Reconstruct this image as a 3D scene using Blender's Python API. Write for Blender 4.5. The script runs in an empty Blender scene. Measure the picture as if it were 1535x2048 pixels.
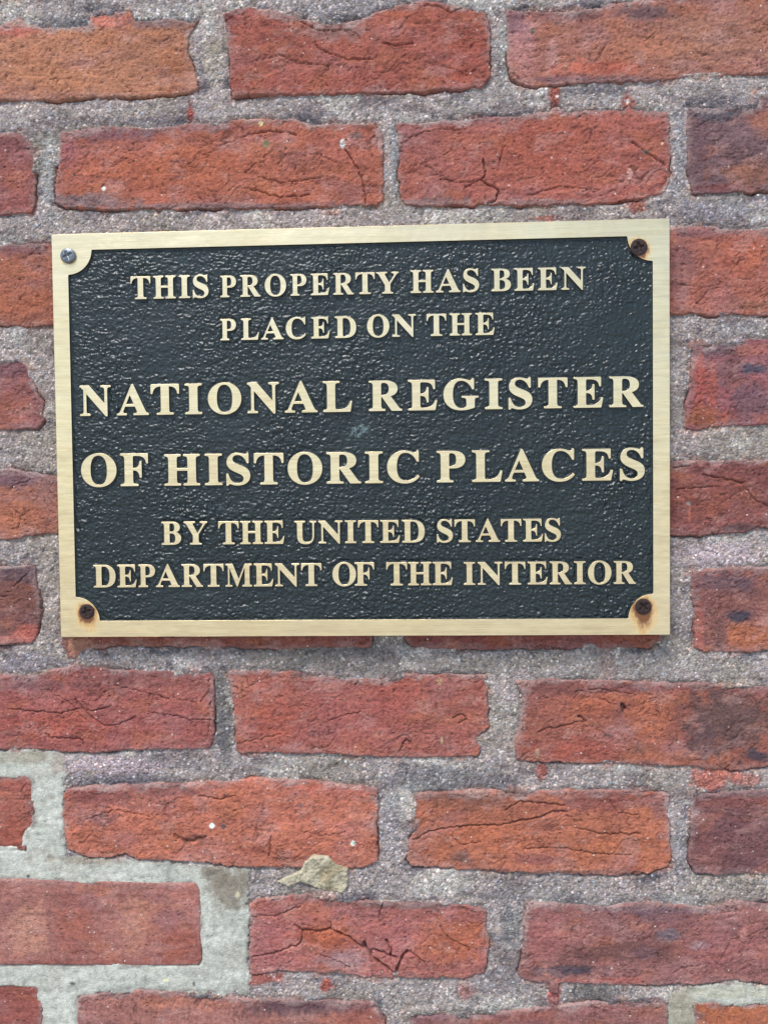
import bpy, math
import numpy as np
from mathutils.geometry import tessellate_polygon
from mathutils import Vector

# ------------------------------------------------------------------ camera, sky, sun
SC = bpy.context.scene
PF = 0.010                    # plaque face stands 10 mm proud of the wall face (y = 0); the wall faces -Y
FPX = 1540.0
CAM = np.array([0.0357, -0.4786 - PF, -0.0358])
YAW, PIT, ROL = -0.0419, -0.0286, -0.0118

def cam_axes():
    cy, sy = math.cos(YAW), math.sin(YAW)
    cp, sp = math.cos(PIT), math.sin(PIT)
    cr, sr = math.cos(ROL), math.sin(ROL)
    f = np.array([sy*cp, cy*cp, sp])
    r0 = np.array([cy, -sy, 0.0])
    u0 = np.cross(r0, f)
    return cr*r0 + sr*u0, -sr*r0 + cr*u0, f
RT, UP, FW = cam_axes()
cd = bpy.data.cameras.new('camera')
cd.sensor_fit = 'HORIZONTAL'
cd.sensor_width = 36.0
cd.lens = FPX / 1535.0 * 36.0
cd.clip_start = 0.01
cd.clip_end = 200.0
cam = bpy.data.objects.new('camera', cd)
SC.collection.objects.link(cam)
from mathutils import Matrix
cam.matrix_world = Matrix(((RT[0], UP[0], -FW[0], CAM[0]), (RT[1], UP[1], -FW[1], CAM[1]), (RT[2], UP[2], -FW[2], CAM[2]), (0, 0, 0, 1)))
SC.camera = cam

SUN_EL, SUN_AZ = 58.0, -28.0          # azimuth seen from the wall: negative = from the left
world = bpy.data.worlds.new('World')
SC.world = world
world.use_nodes = True
wn = world.node_tree
bg = wn.nodes['Background']
sky = wn.nodes.new('ShaderNodeTexSky')
sky.sky_type = 'NISHITA'
sky.sun_disc = False
sky.sun_elevation = math.radians(SUN_EL)
sky.sun_rotation = math.radians(180.0 - SUN_AZ)
sky.air_density = 1.0
sky.dust_density = 0.3
sky.ozone_density = 1.0
wn.links.new(sky.outputs[0], bg.inputs[0])
bg.inputs[1].default_value = 0.092
sd = bpy.data.lights.new('sun', 'SUN')
sd.energy = 1.9
sd.angle = math.radians(22.0)
sd.color = (1.0, 0.97, 0.93)
so = bpy.data.objects.new('sun', sd)
SC.collection.objects.link(so)
e, a = math.radians(SUN_EL), math.radians(SUN_AZ)
to_sun = Vector((math.sin(a)*math.cos(e), -math.cos(a)*math.cos(e), math.sin(e)))
so.rotation_euler = to_sun.to_track_quat('Z', 'Y').to_euler()
so.location = (-1, -2, 2)
SC.view_settings.view_transform = 'Standard'
SC.view_settings.look = 'None'
SC.view_settings.exposure = 1.37
SC.view_settings.gamma = 1.0

# ------------------------------------------------------------------ geometry of the photograph's planes
def to_plane(px, py, yp=0.0):
    """photo pixel -> (x, z) on the plane y = yp"""
    px = np.asarray(px, float); py = np.asarray(py, float)
    a = (px - 767.5)/FPX; b = (1024.0 - py)/FPX
    d = [RT[i]*a + UP[i]*b + FW[i] for i in range(3)]
    t = (yp - CAM[1]) / d[1]
    return CAM[0] + d[0]*t, CAM[2] + d[2]*t

def to_px(x, z, y=0.0):
    dx, dy, dz = x - CAM[0], y - CAM[1], z - CAM[2]
    w = dx*FW[0] + dy*FW[1] + dz*FW[2]
    return 767.5 + FPX*(dx*RT[0]+dy*RT[1]+dz*RT[2])/w, 1024.0 - FPX*(dx*UP[0]+dy*UP[1]+dz*UP[2])/w

# ------------------------------------------------------------------ noise
rng = np.random.RandomState(7)
_perm = np.concatenate([rng.permutation(256)]*3).astype(np.int32)
_ga = rng.rand(256)*2*np.pi
_gx, _gy = np.cos(_ga).astype(np.float32), np.sin(_ga).astype(np.float32)

def perlin(x, y, seed=0):
    x = np.asarray(x, np.float32) + seed*17.31; y = np.asarray(y, np.float32) + seed*9.77
    xi = np.floor(x).astype(np.int32); yi = np.floor(y).astype(np.int32)
    xf = x - xi; yf = y - yi
    xi &= 255; yi &= 255
    u = xf*xf*xf*(xf*(xf*6-15)+10); v = yf*yf*yf*(yf*(yf*6-15)+10)
    def g(ix, iy, fx, fy):
        h = _perm[_perm[ix] + iy]
        return _gx[h]*fx + _gy[h]*fy
    n00 = g(xi, yi, xf, yf); n10 = g(xi+1, yi, xf-1, yf)
    n01 = g(xi, yi+1, xf, yf-1); n11 = g(xi+1, yi+1, xf-1, yf-1)
    return 1.5*((n00*(1-u)+n10*u)*(1-v) + (n01*(1-u)+n11*u)*v)

def fbm(x, y, octv=4, seed=0, gain=0.5):
    s = 0; a = 1.0
    for o in range(octv):
        s = s + a*perlin(x*2**o, y*2**o, seed+o*3)
        a *= gain
    return s

def sst(a, b, x):
    t = np.clip((x-a)/(b-a), 0, 1)
    return t*t*(3-2*t)

def sdf(poly, X, Z):
    """signed distance (inside positive) to a closed polygon; X, Z arrays"""
    P = np.asarray(poly, float); Q = np.roll(P, -1, 0)
    best = np.full(X.shape, 1e9); ins = np.zeros(X.shape, bool)
    for (x0, z0), (x1, z1) in zip(P, Q):
        ex, ez = x1-x0, z1-z0
        wx, wz = X-x0, Z-z0
        t = np.clip((wx*ex+wz*ez)/(ex*ex+ez*ez+1e-18), 0, 1)
        best = np.minimum(best, (wx-ex*t)**2 + (wz-ez*t)**2)
        if z0 != z1:
            c = ((z0 <= Z) != (z1 <= Z)) & (X < x0 + (Z-z0)*ex/(ez))
            ins ^= c
    d = np.sqrt(best)
    return np.where(ins, d, -d)

def dist_line(pts, X, Z):
    best = np.full(X.shape, 1e9)
    for (x0, z0), (x1, z1) in zip(pts[:-1], pts[1:]):
        ex, ez = x1-x0, z1-z0
        wx, wz = X-x0, Z-z0
        t = np.clip((wx*ex+wz*ez)/(ex*ex+ez*ez+1e-18), 0, 1)
        best = np.minimum(best, (wx-ex*t)**2 + (wz-ez*t)**2)
    return np.sqrt(best)

def lin(c):
    c = np.asarray(c, float)/255.0
    return np.where(c <= 0.04045, c/12.92, ((c+0.055)/1.055)**2.4)

# ------------------------------------------------------------------ mesh helpers
def mesh_from(name, V, F, smooth=True, mats=(), midx=None):
    """V (n,3), F: (m,4) or (m,3) array or list of index tuples"""
    me = bpy.data.meshes.new(name)
    V = np.asarray(V, np.float32)
    me.vertices.add(len(V)); me.vertices.foreach_set('co', V.ravel())
    if isinstance(F, np.ndarray):
        k = F.shape[1]; nf = len(F)
        me.loops.add(nf*k); me.loops.foreach_set('vertex_index', F.astype(np.int32).ravel())
        me.polygons.add(nf)
        me.polygons.foreach_set('loop_start', np.arange(0, nf*k, k, dtype=np.int32))
    else:
        nf = len(F); flat = [i for f in F for i in f]
        me.loops.add(len(flat)); me.loops.foreach_set('vertex_index', np.array(flat, np.int32))
        me.polygons.add(nf)
        ln = np.array([len(f) for f in F]); me.polygons.foreach_set('loop_start', np.concatenate([[0], np.cumsum(ln)[:-1]]).astype(np.int32))
    sm = np.full(nf, bool(smooth)) if np.isscalar(smooth) else np.asarray(smooth, bool)
    me.polygons.foreach_set('use_smooth', sm)
    for m in mats: me.materials.append(m)
    if midx is not None: me.polygons.foreach_set('material_index', np.asarray(midx, np.int32))
    me.update(calc_edges=True)
    me.validate()
    return me

def link(name, me, parent=None, loc=(0, 0, 0), label=None, category=None, kind=None, group=None):
    o = bpy.data.objects.new(name, me)
    SC.collection.objects.link(o)
    o.location = loc
    if parent: o.parent = parent
    if label: o['label'] = label
    if category: o['category'] = category
    if kind: o['kind'] = kind
    if group: o['group'] = group
    return o

def grid_mesh(name, gx, gz, Y, keep, col=None, mats=(), origin=(0, 0, 0), extra=None):
    """height field facing -Y: gx, gz 1-D coordinates, Y[nz,nx] depth, keep[nz-1,nx-1]"""
    nx = len(gx)
    X, Z = np.meshgrid(gx, gz)
    jj, ii = np.nonzero(keep)
    a0 = jj*nx + ii
    F = np.stack([a0, a0+1, a0+1+nx, a0+nx], 1)
    used = np.unique(F)
    remap = np.full(X.size, -1, np.int64); remap[used] = np.arange(len(used))
    F = remap[F]
    V = np.stack([X.ravel()[used]-origin[0], Y.ravel()[used]-origin[1], Z.ravel()[used]-origin[2]], 1)
    me = mesh_from(name, V, F, True, mats)
    if col is not None:
        at = me.color_attributes.new('pigment', 'FLOAT_COLOR', 'POINT')
        C = np.ones((len(used), 4), np.float32); C[:, :3] = col.reshape(-1, 3)[used]
        at.data.foreach_set('color', C.ravel())
    return me

# ------------------------------------------------------------------ materials
def new_mat(name):
    m = bpy.data.materials.new(name); m.use_nodes = True
    nt = m.node_tree
    return m, nt, nt.nodes['Principled BSDF']

def N(nt, typ, **kw):
    n = nt.nodes.new(typ)
    ins = kw.pop('ins', {})
    for k, v in kw.items(): setattr(n, k, v)
    for k, v in ins.items():
        if hasattr(v, 'is_output'): nt.links.new(v, n.inputs[k])
        else: n.inputs[k].default_value = v
    return n

def math_(nt, op, a, b=None, clamp=False):
    n = nt.nodes.new('ShaderNodeMath'); n.operation = op; n.use_clamp = clamp
    for i, v in enumerate((a, b)):
        if v is None: continue
        if hasattr(v, 'is_output'): nt.links.new(v, n.inputs[i])
        else: n.inputs[i].default_value = v
    return n.outputs[0]

def ramp(nt, fac, stops, interp='LINEAR'):
    n = nt.nodes.new('ShaderNodeValToRGB'); cr = n.color_ramp; cr.interpolation = interp
    while len(cr.elements) < len(stops): cr.elements.new(0.5)
    for el, (p, c) in zip(cr.elements, stops):
        el.position = p; el.color = (c, c, c, 1) if np.isscalar(c) else (*c, 1)
    nt.links.new(fac, n.inputs[0])
    return n.outputs[0]

def mix(nt, fac, a, b, blend='MIX'):
    n = nt.nodes.new('ShaderNodeMix'); n.data_type = 'RGBA'; n.blend_type = blend
    for i, v in ((0, fac), (6, a), (7, b)):
        if hasattr(v, 'is_output'): nt.links.new(v, n.inputs[i])
        else: n.inputs[i].default_value = v if i == 0 else (*v, 1)
    return n.outputs[2]

def noise(nt, vec, scale, detail=4, rough=0.55, dist=0.0):
    n = N(nt, 'ShaderNodeTexNoise', ins={'Scale': scale, 'Detail': detail, 'Roughness': rough, 'Distortion': dist})
    nt.links.new(vec, n.inputs['Vector'])
    return n

def bump(nt, bsdf, pairs):
    prev = None
    for h, strength, dist in pairs:
        b = N(nt, 'ShaderNodeBump', ins={'Strength': strength, 'Distance': dist, 'Height': h})
        if prev is not None: nt.links.new(prev, b.inputs['Normal'])
        prev = b.outputs[0]
    nt.links.new(prev, bsdf.inputs['Normal'])

def mapped(nt, scale=(1, 1, 1)):
    g = nt.nodes.new('ShaderNodeNewGeometry')
    mp = N(nt, 'ShaderNodeMapping', ins={'Scale': scale})
    nt.links.new(g.outputs['Position'], mp.inputs['Vector'])
    return mp.outputs[0]

# fired clay
M_BRICK, nt, bs = new_mat('fired_clay')
P = mapped(nt)
at = N(nt, 'ShaderNodeAttribute', attribute_name='pigment')
n1 = noise(nt, P, 420, 5, 0.65)
n2 = noise(nt, mapped(nt, (0.45, 1, 1.5)), 150, 5, 0.6, 0.6)
n3 = noise(nt, P, 1500, 3, 0.6)
c = mix(nt, 1.0, at.outputs['Color'], ramp(nt, n1.outputs[0], [(0.28, 0.66), (0.5, 1.0), (0.74, 1.34)]), 'MULTIPLY')
c = mix(nt, 1.0, c, ramp(nt, n2.outputs[0], [(0.28, (0.66, 0.60, 0.62)), (0.5, (1, 1, 1)), (0.72, (1.2, 1.16, 1.08))]), 'MULTIPLY')
c = mix(nt, 1.0, c, ramp(nt, n3.outputs[0], [(0.3, 0.80), (0.5, 1.0), (0.7, 1.20)]), 'MULTIPLY')
v = N(nt, 'ShaderNodeTexVoronoi', ins={'Scale': 260.0, 'Randomness': 1.0}); nt.links.new(P, v.inputs['Vector'])
pick = N(nt, 'ShaderNodeSeparateColor'); nt.links.new(v.outputs['Color'], pick.inputs[0])
grit = math_(nt, 'MULTIPLY', ramp(nt, v.outputs['Distance'], [(0.13, 1.0), (0.2, 0.0)]), math_(nt, 'GREATER_THAN', pick.outputs[0], 0.72))
c = mix(nt, math_(nt, 'MULTIPLY', grit, math_(nt, 'MULTIPLY', pick.outputs[2], 0.85)), c, mix(nt, pick.outputs[1], (0.42, 0.24, 0.17), (0.62, 0.50, 0.44)))
v2 = N(nt, 'ShaderNodeTexVoronoi', ins={'Scale': 330.0, 'Randomness': 1.0}); nt.links.new(mapped(nt, (0.7, 1, 1.2)), v2.inputs['Vector'])
pk2 = N(nt, 'ShaderNodeSeparateColor'); nt.links.new(v2.outputs['Color'], pk2.inputs[0])
pit = math_(nt, 'MULTIPLY', ramp(nt, v2.outputs['Distance'], [(0.12, 1.0), (0.26, 0.0)]), math_(nt, 'GREATER_THAN', pk2.outputs[0], 0.72))
nt.links.new(c, bs.inputs['Base Color'])
bs.inputs['Roughness'].default_value = 0.93
bs.inputs['Specular IOR Level'].default_value = 0.25
hgt = math_(nt, 'ADD', math_(nt, 'MULTIPLY', n1.outputs[0], 0.5), math_(nt, 'MULTIPLY', n3.outputs[0], 0.25))
hgt = math_(nt, 'SUBTRACT', hgt, math_(nt, 'MULTIPLY', pit, 0.35))
hgt = math_(nt, 'ADD', hgt, math_(nt, 'MULTIPLY', grit, 0.15))
bump(nt, bs, [(n2.outputs[0], 0.6, 0.0012), (hgt, 1.0, 0.0021)])
c2_ = mix(nt, math_(nt, 'MULTIPLY', pit, 0.28), c, (0.10, 0.035, 0.025))
nt.links.new(c2_, bs.inputs['Base Color'])

# sandy mortar
# pavement in front of the wall, below the picture; it throws light up onto brass and brick
M_PAVE, nt, bs = new_mat('worn_concrete')
g_ = noise(nt, mapped(nt), 3.0, 6, 0.6)
nt.links.new(ramp(nt, g_.outputs[0], [(0.3, (0.32, 0.31, 0.29)), (0.7, (0.44, 0.43, 0.41))]), bs.inputs['Base Color'])
bs.inputs['Roughness'].default_value = 0.9
link('ground', mesh_from('ground', [(-300, -300, -1.45), (300, -300, -1.45), (300, 300, -1.45), (-300, 300, -1.45)], [(0, 1, 2, 3)], False, (M_PAVE,)), kind='structure')

def mortar_mat(name, grain, contrast, bmp):
    m, nt, bs = new_mat(name)
    P = mapped(nt)
    at = N(nt, 'ShaderNodeAttribute', attribute_name='pigment')
    wob = noise(nt, P, 900, 2)
    Pw = N(nt, 'ShaderNodeVectorMath', operation='ADD')
    sc = N(nt, 'ShaderNodeVectorMath', operation='SCALE', ins={3: 0.0006}); nt.links.new(wob.outputs['Color'], sc.inputs[0])
    nt.links.new(P, Pw.inputs[0]); nt.links.new(sc.outputs[0], Pw.inputs[1])
    v = N(nt, 'ShaderNodeTexVoronoi', ins={'Scale': grain}); nt.links.new(Pw.outputs[0], v.inputs['Vector'])
    s = N(nt, 'ShaderNodeSeparateColor'); nt.links.new(v.outputs['Color'], s.inputs[0])
    lo, hi = 1-contrast*0.72, 1+contrast*0.75
    tone = ramp(nt, s.outputs[0], [(0.0, lo), (0.25, 1-contrast*0.3), (0.6, 1.0), (0.88, 1+contrast*0.3), (0.93, hi), (1.0, 1+contrast*1.6)])
    tint = ramp(nt, s.outputs[1], [(0.0, (1.12, 0.98, 0.86)), (0.3, (1.08, 1.02, 0.92)), (0.55, (1, 1, 1)), (0.8, (0.94, 0.99, 1.10)), (1.0, (1.14, 0.94, 0.92))])
    ncl = noise(nt, P, 55, 4, 0.6)
    tone = mix(nt, ramp(nt, ncl.outputs[0], [(0.35, 0.6), (0.6, 1.0)]), (1, 1, 1), tone)
    c = mix(nt, 1.0, at.outputs['Color'], tone, 'MULTIPLY')
    c = mix(nt, min(1.0, contrast), c, mix(nt, 1.0, c, tint, 'MULTIPLY'))
    vb = N(nt, 'ShaderNodeTexVoronoi', ins={'Scale': grain*0.36}); nt.links.new(P, vb.inputs['Vector'])
    sb = N(nt, 'ShaderNodeSeparateColor'); nt.links.new(vb.outputs['Color'], sb.inputs[0])
    big = math_(nt, 'MULTIPLY', ramp(nt, vb.outputs['Distance'], [(0.22, 1.0), (0.30, 0.0)]), math_(nt, 'GREATER_THAN', sb.outputs[0], 0.86))
    c = mix(nt, math_(nt, 'MULTIPLY', big, 0.75*min(1, contrast+0.2)), c, ramp(nt, sb.outputs[1], [(0.0, (0.55, 0.52, 0.45)), (0.35, (0.62, 0.60, 0.58)), (0.55, (0.50, 0.36, 0.22)), (0.75, (0.10, 0.10, 0.11)), (1.0, (0.42, 0.50, 0.55))]))
    nf = noise(nt, P, 260, 4, 0.6)
    c = mix(nt, 1.0, c, ramp(nt, nf.outputs[0], [(0.25, 0.62), (0.5, 1.0), (0.75, 1.25)]), 'MULTIPLY')
    nt.links.new(c, bs.inputs['Base Color'])
    bs.inputs['Roughness'].default_value = 0.9
    bs.inputs['Specular IOR Level'].default_value = 0.12
    gh = math_(nt, 'SUBTRACT', math_(nt, 'ADD', math_(nt, 'MULTIPLY', s.outputs[2], 0.9), math_(nt, 'MULTIPLY', big, 0.5)), math_(nt, 'MULTIPLY', v.outputs['Distance'], 0.5))
    bump(nt, bs, [(nf.outputs[0], 0.6*bmp, 0.0015), (gh, bmp, 0.0010)])
    return m
M_MORTAR = mortar_mat('sandy_grey_mortar', 760.0, 0.72, 1.0)
M_LIME = mortar_mat('pale_lime_mortar', 1100.0, 0.16, 0.45)

# brushed brass (the same brushing over frame and letters), rust halos where screws sit
SCREW_PX = [((137, 512), False), ((1277, 494), True), ((174, 1223), True), ((1285.5, 1213), True)]
SCREWS = [(*to_plane(*p, -PF), r) for p, r in SCREW_PX]
M_BRASS, nt, bs = new_mat('brushed_brass')
Pb = mapped(nt, (0.035, 1, 1))
P = mapped(nt)
b1 = noise(nt, Pb, 1700, 3, 0.7)
b2 = noise(nt, Pb, 420, 4, 0.6)
b3 = noise(nt, P, 18, 4, 0.6)
c = mix(nt, 1.0, (0.75, 0.60, 0.365), ramp(nt, b1.outputs[0], [(0.3, 0.84), (0.5, 1.0), (0.7, 1.10)]), 'MULTIPLY')
c = mix(nt, 1.0, c, ramp(nt, b2.outputs[0], [(0.3, 0.90), (0.5, 1.0), (0.7, 1.06)]), 'MULTIPLY')
c = mix(nt, 1.0, c, ramp(nt, b3.outputs[0], [(0.3, (0.93, 0.90, 0.84)), (0.6, (1.0, 1.0, 1.0))]), 'MULTIPLY')
halo = None
g = nt.nodes.new('ShaderNodeNewGeometry')
sx = N(nt, 'ShaderNodeSeparateXYZ'); nt.links.new(g.outputs['Position'], sx.inputs[0])
wn1 = noise(nt, mapped(nt, (1.0, 1.0, 0.45)), 330, 5, 0.7)
for (x, z, rusty), rad, drip in zip(SCREWS, (0.0060, 0.0082, 0.0088, 0.0100), (1.0, 1.25, 1.5, 1.8)):
    dx = math_(nt, 'SUBTRACT', sx.outputs[0], float(x))
    dz = math_(nt, 'SUBTRACT', sx.outputs[2], float(z) - 0.0008*drip)
    below = math_(nt, 'LESS_THAN', dz, 0.0)
    k = math_(nt, 'SUBTRACT', 1.0, math_(nt, 'MULTIPLY', below, 1.0 - 1.0/drip))
    dz = math_(nt, 'MULTIPLY', dz, k)
    d = math_(nt, 'SQRT', math_(nt, 'ADD', math_(nt, 'MULTIPLY', dx, dx), math_(nt, 'MULTIPLY', dz, dz)))
    d = math_(nt, 'ADD', d, math_(nt, 'MULTIPLY', math_(nt, 'SUBTRACT', wn1.outputs[0], 0.5), 0.009))
    h = math_(nt, 'SUBTRACT', 1.0, math_(nt, 'DIVIDE', math_(nt, 'SUBTRACT', d, 0.0042), rad-0.0042), True)
    if not rusty: h = math_(nt, 'MULTIPLY', h, 0.35)
    halo = h if halo is None else math_(nt, 'MAXIMUM', halo, h)
c = mix(nt, ramp(nt, halo, [(0.0, 0.0), (0.35, 0.45), (1.0, 0.97)]), c, ramp(nt, halo, [(0.0, (0.80, 0.52, 0.18)), (0.5, (0.58, 0.28, 0.06)), (0.9, (0.16, 0.05, 0.015))]))
nt.links.new(c, bs.inputs['Base Color'])
nt.links.new(math_(nt, 'SUBTRACT', 0.85, math_(nt, 'MULTIPLY', halo, 0.6), True), bs.inputs['Metallic'])
nt.links.new(ramp(nt, b1.outputs[0], [(0.3, 0.42), (0.7, 0.30)]), bs.inputs['Roughness'])
wv = noise(nt, P, 45, 3, 0.5)
sc1 = noise(nt, mapped(nt, (0.25, 1, 1.0)), 900, 2, 0.8, 1.0)
bump(nt, bs, [(wv.outputs[0], 0.7, 0.0016), (b1.outputs[0], 0.35, 0.0002), (b2.outputs[0], 0.25, 0.0004), (sc1.outputs[0], 0.2, 0.0002)])

# dark glossy paint of the sunk field, also on the sloping flanks of frame and letters
M_PAINT, nt, bs = new_mat('dark_enamel')
P = mapped(nt)
q1 = noise(nt, P, 30, 5, 0.6)
q2 = noise(nt, P, 700, 4, 0.6)
c = mix(nt, q1.outputs[0], (0.005, 0.009, 0.009), (0.012, 0.020, 0.019))
v = N(nt, 'ShaderNodeTexVoronoi', ins={'Scale': 180.0}); nt.links.new(P, v.inputs['Vector'])
pk = N(nt, 'ShaderNodeSeparateColor'); nt.links.new(v.outputs['Color'], pk.inputs[0])
sp = math_(nt, 'MULTIPLY', ramp(nt, v.outputs['Distance'], [(0.05, 1.0), (0.10, 0.0)]), math_(nt, 'GREATER_THAN', pk.outputs[0], 0.90))
c = mix(nt, math_(nt, 'MULTIPLY', sp, 0.6), c, (0.30, 0.34, 0.33))
# a greenish scuff in the middle of the field
g = nt.nodes.new('ShaderNodeNewGeometry')
s3 = N(nt, 'ShaderNodeSeparateXYZ'); nt.links.new(g.outputs['Position'], s3.inputs[0])
for (px_, py_), r_ in (((722, 858), 0.0030), ((712, 868), 0.002)):
    ux, uz = to_plane(px_, py_, -PF)
    dx = math_(nt, 'MULTIPLY', math_(nt, 'SUBTRACT', s3.outputs[0], float(ux)), 0.55)
    dz = math_(nt, 'SUBTRACT', s3.outputs[2], float(uz))
    d = math_(nt, 'SQRT', math_(nt, 'ADD', math_(nt, 'MULTIPLY', dx, dx), math_(nt, 'MULTIPLY', dz, dz)))
    wq = noise(nt, P, 420, 3, 0.7)
    d = math_(nt, 'ADD', d, math_(nt, 'MULTIPLY', math_(nt, 'SUBTRACT', wq.outputs[0], 0.5), 0.016))
    c = mix(nt, math_(nt, 'SUBTRACT', 1.0, math_(nt, 'DIVIDE', d, r_), True), c, (0.11, 0.15, 0.145))
nt.links.new(c, bs.inputs['Base Color'])
bs.inputs['Specular IOR Level'].default_value = 0.45
nt.links.new(ramp(nt, q1.outputs[0], [(0.3, 0.29), (0.7, 0.42)]), bs.inputs['Roughness'])
bump(nt, bs, [(q2.outputs[0], 0.35, 0.0005)])

def screw_mat(name, stops, rough, metal, scale=260):
    m, nt, bs = new_mat(name)
    P = mapped(nt)
    n = noise(nt, P, scale, 6, 0.7)
    nt.links.new(ramp(nt, n.outputs[0], stops), bs.inputs['Base Color'])
    bs.inputs['Roughness'].default_value = rough; bs.inputs['Metallic'].default_value = metal
    bump(nt, bs, [(n.outputs[0], 0.6, 0.0006)])
    return m
M_RUST = screw_mat('rusted_steel', [(0.3, (0.006, 0.003, 0.003)), (0.52, (0.022, 0.008, 0.006)), (0.72, (0.09, 0.028, 0.012))], 0.8, 0.1, 700)
M_ZINC = screw_mat('weathered_zinc', [(0.34, (0.12, 0.065, 0.035)), (0.46, (0.13, 0.14, 0.15)), (0.7, (0.20, 0.23, 0.26))], 0.45, 0.6, 200)
# ------------------------------------------------------------------ the brick wall
wall = bpy.data.objects.new('brick_wall', None)
SC.collection.objects.link(wall)
wall.empty_display_size = 0.1
wall['label'] = 'weathered red brick wall with sandy grey mortar joints behind the plaque'
wall['category'] = 'wall'

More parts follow.
